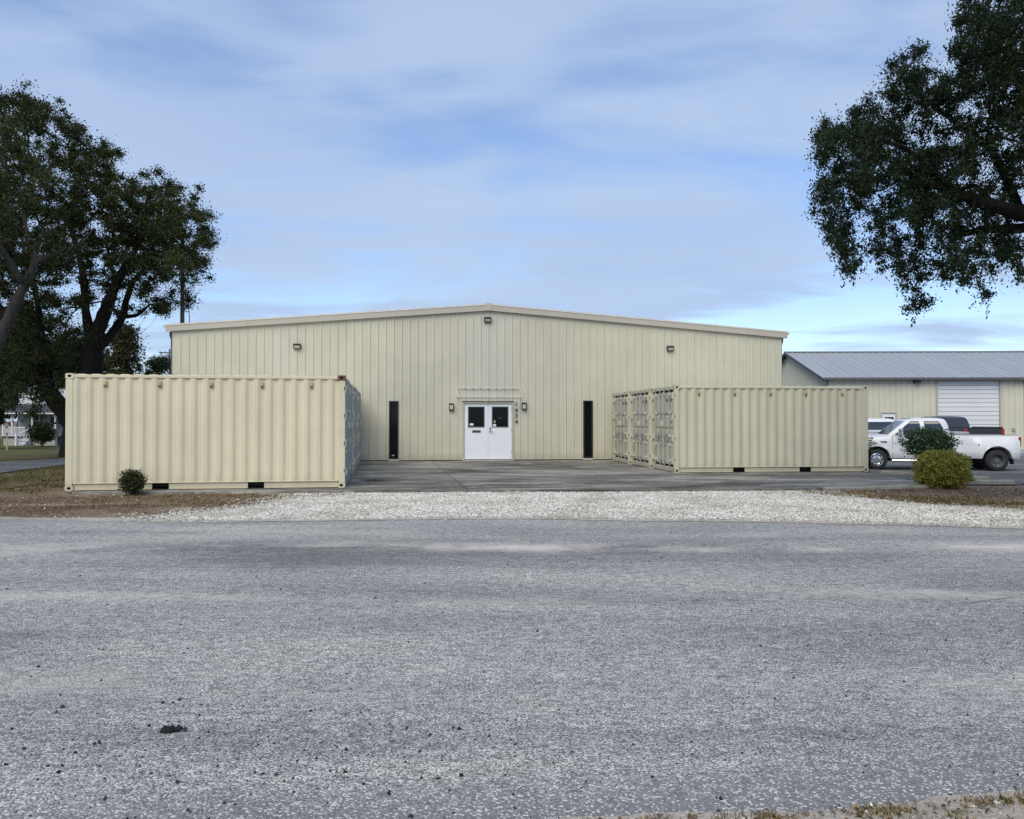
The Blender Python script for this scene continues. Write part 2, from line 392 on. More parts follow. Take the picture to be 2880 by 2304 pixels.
def m_concrete():
    t = NT('stained_concrete'); w = t.vec('World')
    big = t.noise(.42, 6, .62, .6, t.vec('World', (.55, 1.25, 1), (0, 0, R(-12)))); st = t.noise(1.3, 6, .68, .8, t.vec('World', (.40, 1.6, 1)))
    fine = t.noise(45, 4, .7, 0, w); ed = t.noise(6, 5, .7, .3, w)
    c = t.ramp(big, [(.36, (.060, .055, .049)), (.46, (.138, .130, .118)), (.56, (.225, .214, .195)), (.70, (.36, .345, .31))])
    c = t.mix(t.rng(st, .53, .64, 0, .85), c, (.40, .385, .35))
    c = t.mix(t.rng(st, .47, .36, 0, .8), c, (.060, .056, .052))
    c = t.mix(1.0, c, t.ramp(ed, [(.3, (.66, .66, .66)), (.7, (1.25, 1.24, 1.20))]), 'MULTIPLY')
    c = t.mix(1.0, c, t.ramp(fine, [(.3, (.82, .82, .82)), (.7, (1.15, 1.15, 1.15))]), 'MULTIPLY')
    return t.out(c, .85, t.bump(fine, .3, .004), spec=.3)
M['concrete'] = m_concrete()

def m_ground():
    t = NT('bare_soil_and_leaf_litter'); w = t.vec('World')
    a = t.noise(.5, 6, .6, .6, t.vec('World', (.6, 1.1, 1))); b = t.noise(3.2, 6, .7, .4, w); f = t.noise(38, 5, .75, 0, w); p = t.voro(30, w, 'Color')
    c = t.ramp(a, [(.32, (.105, .072, .050)), (.46, (.165, .120, .085)), (.58, (.25, .195, .145)), (.70, (.40, .345, .275))])
    c = t.mix(t.rng(b, .48, .72, 0, .75), c, (.085, .060, .040))
    c = t.mix(t.rng(b, .42, .25, 0, .55), c, (.15, .145, .060))
    c = t.mix(1.0, c, t.ramp(f, [(.28, (.45, .45, .45)), (.5, (1, 1, 1)), (.75, (1.6, 1.55, 1.5))]), 'MULTIPLY')
    c = t.mix(.3, c, p, 'SOFT_LIGHT')
    return t.out(c, .95, t.bump(t.math('ADD', f, t.math('MULTIPLY', b, .8)), .9, .02), spec=.15)
M['ground'] = m_ground()
def m_lawn(name, c1, c2, c3):
    t = NT(name); w = t.vec('World'); a = t.noise(.6, 6, .65, .5, w); f = t.noise(30, 5, .75, 0, w)
    c = t.ramp(a, [(.3, c1), (.52, c2), (.72, c3)])
    c = t.mix(1.0, c, t.ramp(f, [(.28, (.45, .45, .45)), (.5, (1, 1, 1)), (.75, (1.6, 1.55, 1.4))]), 'MULTIPLY')
    return t.out(c, .95, t.bump(f, .9, .03), spec=.15)
M['lawn'] = m_lawn('mown_lawn', (.055, .065, .022), (.095, .092, .034), (.16, .125, .062))
M['verge'] = m_lawn('worn_verge', (.060, .064, .024), (.115, .095, .045), (.18, .135, .085))
def m_gravel():
    t = NT('crushed_shell_gravel'); w = t.vec('World')
    d = t.voro(26, w); cl = t.voro(26, w, 'Color'); sv = t.n.new('ShaderNodeSeparateColor'); t.l.new(cl, sv.inputs[0])
    c = t.ramp(sv.outputs[0], [(0, (.28, .265, .24)), (.35, (.54, .52, .47)), (1, (.70, .68, .63))])
    c = t.mix(t.rng(d, .42, .75), c, (.20, .185, .155))
    big = t.noise(.8, 5, .6, .3, w); c = t.mix(1.0, c, t.ramp(big, [(.3, (.82, .81, .79)), (.7, (1.06, 1.06, 1.06))]), 'MULTIPLY')
    return t.out(c, .9, t.bump(t.math('SUBTRACT', 1.0, d), 1.0, .03), spec=.2)
M['gravel'] = m_gravel()
def m_stone(name, stops):
    t = NT(name); g = t.n.new('ShaderNodeNewGeometry'); c = t.ramp(g.outputs['Random Per Island'], stops)
    c = t.mix(1.0, c, t.ramp(t.noise(.9, 5, .65, .5, t.vec('World')), [(.34, (.70, .67, .61)), (.5, (.95, .94, .91)), (.66, (1.06, 1.06, 1.05))]), 'MULTIPLY')
    return t.out(c, .9, spec=.2)
M['stones'] = m_stone('pale_gravel_stones', [(0, (.10, .09, .08)), (.10, (.36, .34, .30)), (.35, (.64, .61, .55)), (.75, (.76, .735, .675)), (1, (.86, .84, .79))])
M['chips'] = m_stone('road_chips', [(0, (.30, .31, .33)), (.5, (.50, .51, .52)), (1, (.72, .72, .72))])
M['dark_chips'] = m_stone('dark_asphalt_crumbs', [(0, (.012, .012, .014)), (1, (.035, .035, .038))])
def m_sand():
    t = NT('pale_sandy_shoulder'); w = t.vec('World'); a = t.noise(.9, 6, .65, .4, t.vec('World', (.5, 1, 1))); f = t.noise(60, 4, .7, 0, w)
    c = t.ramp(a, [(.3, (.27, .24, .20)), (.55, (.42, .385, .335)), (.75, (.54, .51, .46))])
    c = t.mix(1.0, c, t.ramp(f, [(.3, (.6, .6, .6)), (.7, (1.25, 1.25, 1.25))]), 'MULTIPLY')
    return t.out(c, .95, t.bump(f, .6, .01), spec=.15)
M['sand'] = m_sand()

# ------------------------------------------------------------------ ground, road, gravel, slabs
def axis(lo, a, b, hi, step):
    mid = list(np.arange(a, b + 1e-6, step)); out = []
    x = a; s = step
    while x > lo: s *= 1.35; x -= s; out.append(x)
    out = out[::-1] + mid; x = b; s = step
    while x < hi: s *= 1.35; x += s; out.append(x)
    return np.array(out)
def grid_mesh(name, xs, ys, zf, mat, mask=None):
    X, Yy = np.meshgrid(xs, ys); Z = zf(X, Yy)
    v = np.stack([X.ravel(), Yy.ravel(), Z.ravel()], 1); nx, ny = len(xs), len(ys)
    i = np.arange((ny-1)*(nx-1)); r, c = i // (nx-1), i % (nx-1); a = r*nx + c
    f = np.stack([a, a+1, a+nx+1, a+nx], 1)
    if mask is not None:
        cx = (xs[c]+xs[c+1])/2; cy = (ys[r]+ys[r+1])/2; f = f[mask(cx, cy)]
    return np_mesh(name, v, f, mat)
ground = link('ground', grid_mesh('ground', axis(-900, -48, 46, 900, .6), axis(-300, -6, 96, 1200, .6), G, M['ground']))
tag(ground, kind='structure')

def wob(pts, step=.12, amp=.05, seed=0):
    rr = np.random.default_rng(seed); out = []
    for (x0, y0), (x1, y1) in zip(pts[:-1], pts[1:]):
        L = math.hypot(x1-x0, y1-y0); n = max(1, int(L/step))
        for k in range(n):
            t = k/n; out.append([x0+(x1-x0)*t, y0+(y1-y0)*t])
    out.append(list(pts[-1])); o = np.array(out); n = len(o)
    nz = rr.normal(size=n); nz2 = np.convolve(rr.normal(size=n), np.ones(9)/3, 'same')
    o[1:-1, 0] += amp*.6*rr.normal(size=n)[1:-1]; o[1:-1, 1] += amp*(nz*.5 + nz2)[1:-1]
    return [tuple(p) for p in o]
def sheet(name, pts, z, mat, kind='structure'):
    bm = bmesh.new(); vsx = [bm.verts.new((p[0], p[1], z)) for p in pts]; f = bm.faces.new(vsx); f.normal_update()
    if f.normal.z < 0: f.normal_flip()
    bmesh.ops.triangulate(bm, faces=[f]); me = bpy.data.meshes.new(name); bm.to_mesh(me); bm.free(); me.materials.append(mat)
    o = link(name, me); return tag(o, kind=kind)
road_edge = [(-70, 14.3), (-30, 13.5)] + [GP(*p, -.05) for p in ((-200, 1462), (0, 1459), (180, 1463), (420, 1468), (620, 1468), (900, 1465), (1200, 1462), (1500, 1461), (1900, 1465), (2300, 1473), (2600, 1480), (2880, 1487))] + [(12, 11.4), (30, 10.2), (70, 8.2)]
RE = wob(road_edge, .15, .035, 3)
road = sheet('road', [(-70, -12), (70, -12)] + RE[::-1], -.050, M['road'])

near_edge = [(-3.0, 2.86), (-.35, 3.24), (.6, 3.37), (1.25, 3.42), (1.9, 3.52), (2.5, 3.62), (5, 3.95), (14, 5.0)]
NE = wob(near_edge, .05, .02, 5)
sheet('sandy_verge', [(-3, -3), (14, -3)] + NE[::-1], -.044, M['sand'])

gr_poly = [GP(*p, -.045) for p in ((330, 1463), (420, 1455), (560, 1440), (690, 1425), (790, 1402), (880, 1386), (1000, 1380.5), (1400, 1377.5), (2000, 1375.5), (2290, 1374), (2350, 1388), (2450, 1402), (2560, 1417), (2680, 1428), (2880, 1443))] + [(11, 13.3), (16, 12.9), (30, 12.0)]
low = [(p[0], p[1]-.015) for p in RE if GP(330, 1463, -.05)[0] < p[0] < 30]
gravel = sheet('gravel_shoulder', wob(gr_poly, .14, .08, 8) + low[::-1], -.047, M['gravel'])
# sandy strips along the road's edge
sheet('sandy_shoulder', wob([(-40, 14.6), (-20, 14.0), (-9, 13.75), (-6.5, 13.6), (-4.2, 13.1)], .1, .05, 12) + [(p[0], p[1]-.02) for p in RE if -40 < p[0] < -4.2][::-1], -.0535, M['sand'])
sheet('sandy_shoulder', wob([GP(2560, 1436), GP(2660, 1421), GP(2780, 1423), GP(2880, 1421), (14, 14.4), (20, 14.3)], .1, .05, 13) + [(20, 13.2), GP(2880, 1446), GP(2700, 1437)], -.0535, M['sand'])

# concrete apron in three slabs with open joints
apron = empty('concrete_apron'); tag(apron, kind='structure')
J1a, J1b = (-3.1, 31.6), (-.98, 18.32); J2a, J2b = (1.55, 32.0), (3.08, 18.45)
def slab(pts):
    m = MB(); n = len(pts); top = [(p[0], p[1], 0) for p in pts]; bot = [(p[0], p[1], -.13) for p in pts]
    m.poly(top); 
    for i in range(n):
        j = (i+1) % n; m.quad(top[i], bot[i], bot[j], top[j])
    o = m.build('slab', M['concrete'], apron); fix_normals(o); return o
g = .011
e1 = [(-9.55, 17.84), (-6.5, 18.0), (-3.9, 18.16)]
slab(e1 + [(J1b[0]-g, J1b[1]), (J1a[0]-g, J1a[1]), (-11.4, 30.8)])
slab([(J1b[0]+g, J1b[1]), (1.0, 18.38), (J2b[0]-g, J2b[1]), (J2a[0]-g, J2a[1]), (J1a[0]+g, J1a[1])])
slab([(J2b[0]+g, J2b[1]), (5.2, 18.62), (7.35, 18.95), (10.2, 19.75), (10.55, 24.5), (10.4, 33.0), (J2a[0]+g, J2a[1])])
# parking lot and side street follow the ground
def lotmask(x, y): return (y > 20.2 + .16*(x-10.5)) | (x < 10.9)
lot = link('parking_lot', grid_mesh('parking_lot', np.arange(10.45, 60, .45), np.arange(19.9, 70, .45), lambda x, y: G(x, y)+.03, M['lot'], lotmask)); tag(lot, kind='structure')
def street_in(x, y):
    right = np.interp(y, [5, 13, 25, 30, 60, 120], [-13.6, -13.9, -15.5, -16.4, -20.0, -26.5])
    left = np.interp(y, [5, 13, 33, 45, 60, 120], [-20.6, -19.6, -20.6, -21.6, -24.5, -31]); return right, left
ys = np.arange(9, 119, 1.0); v = []; f = []
for k, y in enumerate(ys):
    r_, l_ = street_in(None, y)
    for t in np.linspace(0, 1, 7): x = l_+(r_-l_)*t; v.append((x, y, float(G(x, y))+.035))
    if k:
        for a in range(6): b = (k-1)*7+a; f.append((b, b+1, b+8, b+7))
street = link('side_street', np_mesh('side_street', v, f, M['street'])); tag(street, kind='structure')
lawn = link('lawn', grid_mesh('lawn', np.arange(-90, -21, 1.0), np.arange(26, 118, 1.0), lambda x, y: G(x, y)+.022, M['lawn'], lambda x, y: x < np.interp(y, [13, 33, 45, 60, 120], [-19.9, -20.9, -21.9, -24.8, -31.3]))); tag(lawn, kind='structure')
verge = link('grass_verge', grid_mesh('grass_verge', np.arange(-19.6, -9.9, .6), np.arange(18.6, 62, .6), lambda x, y: G(x, y)+.02, M['verge'], lambda x, y: (x > np.interp(y, [13, 25, 30, 60], [-13.7, -15.3, -16.2, -19.8])) & (y > 19.6 + .5*np.sin(x*2.1)+.3*np.sin(x*5.3)))); tag(verge, kind='structure')

# loose stones: low six-sided pebbles
def pebbles(name, xyz, size, mat, flat=.6, kind='stuff', label=None):
    n = len(xyz); base = np.array([(1,0,-.25),(0,1,-.25),(-1,0,-.25),(0,-1,-.25),(0,0,1)], float)
    sc = size[:, None]*(0.6+0.8*RNG.random((n, 3))); sc[:, 2] *= flat
    vv = base[None]*sc[:, None, :]; vv = vv*(.8+.4*RNG.random((n, 5, 1))); vv[:, 4, :2] += RNG.normal(0, .3, (n, 2))*size[:, None]
    a = RNG.random(n)*6.283; ca, sa = np.cos(a), np.sin(a)
    x = vv[..., 0]*ca[:, None]-vv[..., 1]*sa[:, None]; y = vv[..., 0]*sa[:, None]+vv[..., 1]*ca[:, None]
    tl = RNG.normal(0, .3, (n, 1)); z = vv[..., 2]+x*tl
    vv = np.stack([x, y, z], -1)+xyz[:, None, :]
    tri = np.array([(0,1,4),(1,2,4),(2,3,4),(3,0,4)])
    fa = (tri[None]+(np.arange(n)*5)[:, None, None]).reshape(-1, 3)
    o = link(name, np_mesh(name, vv.reshape(-1, 3), fa, mat)); tag(o, label=label, kind=kind); return o
def in_poly(px, py, poly):
    poly = np.array(poly); x0, y0 = poly[:, 0], poly[:, 1]; x1, y1 = np.roll(x0, -1), np.roll(y0, -1)
    ins = np.zeros(len(px), bool)
    for a, b, c, d in zip(x0, y0, x1, y1):
        if b == d: continue
        cond = ((b > py) != (d > py)) & (px < (c-a)*(py-b)/(d-b)+a); ins ^= cond
    return ins
gp_full = gr_poly + low[::-1]
N = 330000; qx = RNG.uniform(-7, 13.5, N); qy = RNG.uniform(11.6, 18.6, N)
fade = in_poly(qx + RNG.normal(0, .32, N), qy + RNG.normal(0, .26, N), gp_full)
qx, qy = qx[fade], qy[fade]
sz = np.clip(RNG.lognormal(math.log(.0090), .45, len(qx)), .004, .030)
slab_front = np.interp(qx, [-10.9, -3.9, -.98, 3.08, 5.2, 7.35, 10.2], [17.75, 18.16, 18.32, 18.45, 18.62, 18.95, 19.75])
edge_y = np.interp(qx, [p[0] for p in RE], [p[1] for p in RE]); ok = (qy < slab_front - .02) & (RNG.random(len(qx)) < .05+.95*ss(.02, .55, qy-edge_y)) & (qy > edge_y-.12); qx, qy, sz = qx[ok], qy[ok], sz[ok]
pebbles('gravel_stones', np.stack([qx, qy, np.full(len(qx), -.042)+sz*.15], 1), sz, M['stones'], .45)
sheet('sandy_shoulder', wob([(p[0], p[1]+.26+.12*math.sin(p[0]*1.7)) for p in RE if -4.6 < p[0] < 13][::3], .1, .05, 21) + [(p[0], p[1]-.012) for p in RE if -4.6 < p[0] < 13][::-1], -.0435, M['sand'])
# stray stones over soil on both sides
n = 2400; sx_ = np.concatenate([RNG.uniform(-13, -4, n//2), RNG.uniform(5.5, 14, n//2)]); sy_ = np.concatenate([RNG.uniform(13, 17.9, n//2), RNG.uniform(13, 19.2, n//2)])
cl = np.sin(sx_*3.1+1.3*np.sin(sy_*2.7))*np.sin(sy_*4.3+sx_) > .1
sx_, sy_ = sx_[cl], sy_[cl]; s_ = np.clip(RNG.lognormal(math.log(.010), .4, len(sx_)), .005, .024)
pebbles('stray_stones', np.stack([sx_, sy_, G(sx_, sy_)+s_*.3], 1), s_, M['stones'], .6)
# chips on the road
n = 2600; cx_ = RNG.uniform(-9, 9, n); cy_ = 3.2 + 9.6*RNG.random(n)**1.3
s_ = np.clip(RNG.lognormal(math.log(.0045), .35, n), .002, .012)
pebbles('road_chips', np.stack([cx_, cy_, np.full(n, -.049)+s_*.2], 1), s_, M['chips'], .5)
n = 1500; cx_ = RNG.uniform(-6, 6, n)*(.5+RNG.random(n)*.5); cy_ = 3.25 + 9.4*RNG.random(n)**1.6
s_ = np.clip(RNG.lognormal(math.log(.0042), .5, n), .002, .013)
pebbles('asphalt_crumbs', np.stack([cx_, cy_, np.full(n, -.049)+s_*.3], 1), s_, M['dark_chips'], .8)
n = 260; cx_ = RNG.normal(-1.1, .8, n); cy_ = RNG.normal(4.0, .45, n); k_ = cy_ > 3.3; cx_, cy_ = cx_[k_], cy_[k_]; s_ = np.clip(RNG.lognormal(math.log(.0062), .4, len(cx_)), .003, .013)
pebbles('asphalt_crumbs', np.stack([cx_, cy_, np.full(len(cx_), -.049)+s_*.3], 1), s_, M['dark_chips'], .8)
n = 420; cx_ = RNG.uniform(-3, 4, n); t_ = np.interp(cx_, [p[0] for p in near_edge], [p[1] for p in near_edge]); cy_ = t_ - RNG.random(n)*.5
s_ = np.clip(RNG.lognormal(math.log(.006), .4, n), .003, .016)
pebbles('verge_stones', np.stack([cx_, cy_, np.full(n, -.043)+s_*.3], 1), s_, M['stones'], .6)
# the broken lump of asphalt on the road
c0 = GP(495, 2052, -.05); nl = 46; lx = RNG.normal(0, .028, nl)+c0[0]; ly = RNG.normal(0, .010, nl)+c0[1]
lump = pebbles('asphalt_lump', np.stack([lx, ly, -.045+RNG.random(nl)*.012], 1), np.clip(RNG.lognormal(math.log(.012), .35, nl), .006, .024), M['dark_chips'], .8, None, 'black crumbling lump of asphalt lying on the grey road')
tag(lump, cat='asphalt lump')

# blades, litter
def blades(name, xy, zf, hgt, mat, lean=.5, wid=.006, kind='stuff'):
    n = len(xy); a = RNG.random(n)*6.283; le = RNG.random(n)*lean; h = hgt*(.5+RNG.random(n))
    d = np.stack([np.cos(a)*le, np.sin(a)*le, np.sqrt(np.clip(1-le*le, .05, 1))], 1); sd = np.stack([-np.sin(a), np.cos(a), np.zeros(n)], 1)
    p = np.stack([xy[:, 0], xy[:, 1], zf(xy[:, 0], xy[:, 1])-.005], 1); w = wid*(.6+.8*RNG.random(n))[:, None]
    mid = p+d*h[:, None]*.55; tip = p+d*h[:, None]; tip[:, 2] -= le*h*.35
    v = np.stack([p-sd*w, p+sd*w, mid+sd*w*.7, tip, mid-sd*w*.7], 1).reshape(-1, 3)
    f = np.arange(n)[:, None]*5+np.array([0,1,2,3,4]); o = link(name, np_mesh(name, v, f, mat)); tag(o, kind=kind); return o
def litter(name, xyz, size, mat, up=.75, kind='stuff'):
    n = len(xyz); o = leaf_quads(name, xyz, size, mat, up, None, .55); tag(o, kind=kind); return o
def leaf_quads(name, p, size, mat, up=.3, parent=None, aspect=.5, droop=0.0):
    n = len(p); nrm = RNG.normal(size=(n, 3)); nrm /= np.linalg.norm(nrm, axis=1, keepdims=True)+1e-9
    nrm = nrm*(1-up)+np.array([0, 0, 1.])*up; nrm /= np.linalg.norm(nrm, axis=1, keepdims=True)+1e-9
    r = RNG.normal(size=(n, 3)); r[:, 2] -= droop; d = r-nrm*np.sum(r*nrm, 1, keepdims=True); d /= np.linalg.norm(d, axis=1, keepdims=True)+1e-9
    s = np.cross(nrm, d); L = (size*(.6+.8*RNG.random(n)))[:, None] if np.ndim(size) == 0 else (size*(.6+.8*RNG.random(n)))[:, None]
    w = L*aspect*.5; b = p-d*L*.5; m = p+nrm*L*.06
    v = np.stack([b, m+s*w+d*L*.05, p+d*L*.5, m-s*w+d*L*.05], 1).reshape(-1, 3).astype(np.float32)
    f = np.arange(n)[:, None]*4+np.array([0,1,2,3]); return link(name, np_mesh(name, v, f, mat), parent)
def clumps(n_c, xr, yr, per, sp, cond=None):
    cx = RNG.uniform(*xr, n_c); cy = RNG.uniform(*yr, n_c)
    if cond is not None: k = cond(cx, cy); cx, cy = cx[k], cy[k]
    x = np.repeat(cx, per)+RNG.normal(0, sp, len(cx)*per); y = np.repeat(cy, per)+RNG.normal(0, sp, len(cy)*per)
    return np.stack([x, y], 1)
# right bed: dry grass fringe and leaf litter
up_r = lambda x: np.interp(x, [6.4, 7.4, 10, 12, 16], [18.3, 18.8, 19.5, 20.1, 20.8])
lo_r = lambda x: np.interp(x, [6.4, 7.1, 8, 9.3, 10.5, 14], [18.2, 17.3, 16.2, 15.2, 14.6, 14.0])
xy = clumps(760, (6.3, 14), (14, 20), 30, .13, lambda x, y: (y > lo_r(x)-.25) & (y < up_r(x)) & (y < lo_r(x)+1.5))
blades('dry_grass', xy, G, .08, M['grass'], .85, .005)
def rnd_in(n, xr, yr, cond):
    x = RNG.uniform(*xr, n); y = RNG.uniform(*yr, n); k = cond(x, y); return x[k], y[k]
x, y = rnd_in(16000, (6.3, 15), (14, 21), lambda x, y: (y > lo_r(x)-.2) & (y < up_r(x)))
litter('leaf_litter', np.stack([x, y, G(x, y)+.006+RNG.random(len(x))*.02], 1), .045, M['litter'])
# left bed
x, y = rnd_in(20000, (-14, -3.2), (13.7, 18.1), lambda x, y: (y > np.interp(x, [-14, -6.5, -5.3, -4.3, -3.4], [13.9, 13.9, 14.6, 16.0, 17.6])) & (y < np.interp(x, [-11, -3.9], [17.7, 18.1])))
k = RNG.random(len(x)) < .35+.65*(np.sin(x*2.3+np.sin(y*3))*np.sin(y*2.9+x*.7) > -.1); x, y = x[k], y[k]
litter('leaf_litter', np.stack([x, y, G(x, y)+.006+RNG.random(len(x))*.018], 1), .042, M['litter'])
xy = clumps(210, (-8.5, -3.4), (14.4, 18.0), 26, .10, lambda x, y: (y > np.interp(x, [-8.5, -6.5, -5.0, -4.2, -3.4], [16.0, 15.4, 15.6, 16.6, 17.6])) & (y < np.interp(x, [-11, -3.9], [17.6, 18.0])))
blades('dry_grass', xy, G, .05, M['grass'], .9, .005)
xy = clumps(900, (-19, -10.5), (18, 34), 22, .2, lambda x, y: x > np.interp(y, [13, 25, 30, 60], [-13.7, -15.3, -16.2, -19.8]))
blades('verge_grass', xy, lambda x, y: G(x, y)+.02, .07, m_leaf('verge_blades', [(0, (.05, .065, .02)), (.6, (.11, .10, .04)), (1, (.22, .16, .085))], .15), .85, .008)
xy = clumps(700, (-40, -21.5), (34, 60), 20, .35)
# near verge at the foot of the picture
nye = lambda x: np.interp(x, [p[0] for p in near_edge], [p[1] for p in near_edge])
cc = []
for cx in (.28, .55, .86, 1.02, 1.08, 1.42, 1.52, 1.62, 1.95, 2.08, 2.2, 2.3, 2.42, -.05, 2.6):
    k = int(RNG.integers(50, 110)); cc.append(np.stack([RNG.normal(cx, .055, k), nye(cx)-.05+RNG.normal(0, .022, k)-.03*RNG.random(k)], 1))
for q in range(30):
    cx = RNG.uniform(1.5, 3.5); k = 40; cc.append(np.stack([RNG.normal(cx, .05, k), nye(cx)-.04-RNG.random()*.28+RNG.normal(0, .03, k)], 1))
blades('verge_tufts', np.concatenate(cc), lambda x, y: np.full(len(x), -.044), .036, M['grass'], 1.0, .0018)
x = RNG.uniform(-.2, 3.2, 420); y = nye(x)-.02-RNG.random(420)**1.5*.4
litter('verge_litter', np.stack([x, y, np.full(420, -.036)+RNG.random(420)*.008], 1), .028, M['litter'], .6)
# small drift of red leaves on the slab
x = RNG.normal(0, .17, 260); y = RNG.normal(0, .10, 260); c0 = GP(1053, 1352, 0)
litter('leaf_drift', np.stack([x+c0[0], y+c0[1], np.full(260, .01)+RNG.random(260)*.02], 1), .045, M['litter_red'])

# kerbs and wheel stops at the edge of the lot
def kerb(name, a, b, w, h, z, label, cat, mat=None):
    a = Vector((a[0], a[1], 0)); b = Vector((b[0], b[1], 0)); d = b-a; m = MB(); L = d.length
    m.box((0, 0, h/2), (L, w, h), 0, None, .02); o = m.build(name, mat or M['curb']); c = (a+b)/2
    o.location = (c.x, c.y, z); o.rotation_euler = (0, 0, math.atan2(d.y, d.x)); return tag(o, label, cat)
kerb('kerb_edging', (7.15, 18.80), (10.15, 19.62), .15, .10, -.075, 'low concrete kerb edging along the front of the slab', 'kerb')
kerb('wheel_stop', (11.35, 25.2), (12.5, 23.6), .17, .11, float(G(11.9, 24.4))+.03, 'concrete wheel stop between the right container and the dark shrub', 'wheel stop')
kerb('wheel_stop', (11.5, 22.3), (12.80, 22.05), .17, .12, float(G(12.6, 22.1))+.03, 'concrete wheel stop to the right of the round shrub', 'wheel stop')
kerb('kerb_edging', (11.75, 20.75), (12.75, 20.9), .18, .13, float(G(12.3, 20.8))-.02, 'short pale kerb piece at the edge of the right planting bed', 'kerb')

# ------------------------------------------------------------------ shipping containers
def corr_profile(x0, x1, pitch, depth, flats=(.25, .25)):
    pts = []; x = x0; k = 0; n = int(round((x1-x0)/pitch)); p = (x1-x0)/n; a = p*flats[0]; s = p*flats[1]
    for i in range(n):
        b = x0+i*p; pts += [(b+s*.5, 0), (b+s*.5+a, 0), (b+s*1.5+a, depth), (b+p-s*.5, depth)]
    return [(x0, 0)]+pts+[(x1, 0)]
L2, W2, H = 3.029, 1.219, 2.591
def oval_plate(m, o, u, w, n, su, sw, ru, rw, depth, mat_out=0, mat_in=1):
    o, u, w, n = map(Vector, (o, u, w, n)); K = 16; ring = []; rect = []
    for k in range(K):
        t = 2*math.pi*(k+.5)/K; c, s = math.cos(t), math.sin(t); ring.append(o+u*ru*c+w*rw*s)
        q = max(abs(c), abs(s)); rect.append(o+u*su*c/q+w*sw*s/q)
    for k in range(K):
        j = (k+1) % K; m.quad(rect[k], rect[j], ring[j], ring[k], mat_out)
        m.quad(ring[k], ring[j], ring[j]-n*depth, ring[k]-n*depth, mat_in)
    m.poly([p-n*depth for p in ring], mat_in)
def casting(sx, sy, sz):
    m = MB(); a, b, h = .178, .162, .118; x1 = sx*(L2+.004); y1 = sy*(W2+.004); x0 = x1-sx*a; y0 = y1-sy*b
    z0, z1 = (-.004, h) if sz < 0 else (H-h+.004, H+.008); cx, cy, cz = (x0+x1)/2, (y0+y1)/2, (z0+z1)/2
    oval_plate(m, (cx, y1, cz), (1,0,0), (0,0,1), (0,sy,0), a/2, h/2+.002, .040, .030, .04)
    oval_plate(m, (x1, cy, cz), (0,1,0), (0,0,1), (sx,0,0), b/2, h/2+.002, .036, .028, .04)
    oval_plate(m, (cx, cy, z1 if sz > 0 else z0), (1,0,0), (0,1,0), (0,0,sz), a/2, b/2, .055, .03, .03)
    m.quad((x0, y0, z0), (x0, y1, z0), (x0, y1, z1), (x0, y0, z1)); m.quad((x0, y0, z0), (x1, y0, z0), (x1, y0, z1), (x0, y0, z1))
    zb = z0 if sz > 0 else z1; m.quad((x0, y0, zb), (x1, y0, zb), (x1, y1, zb), (x0, y1, zb))
    return m
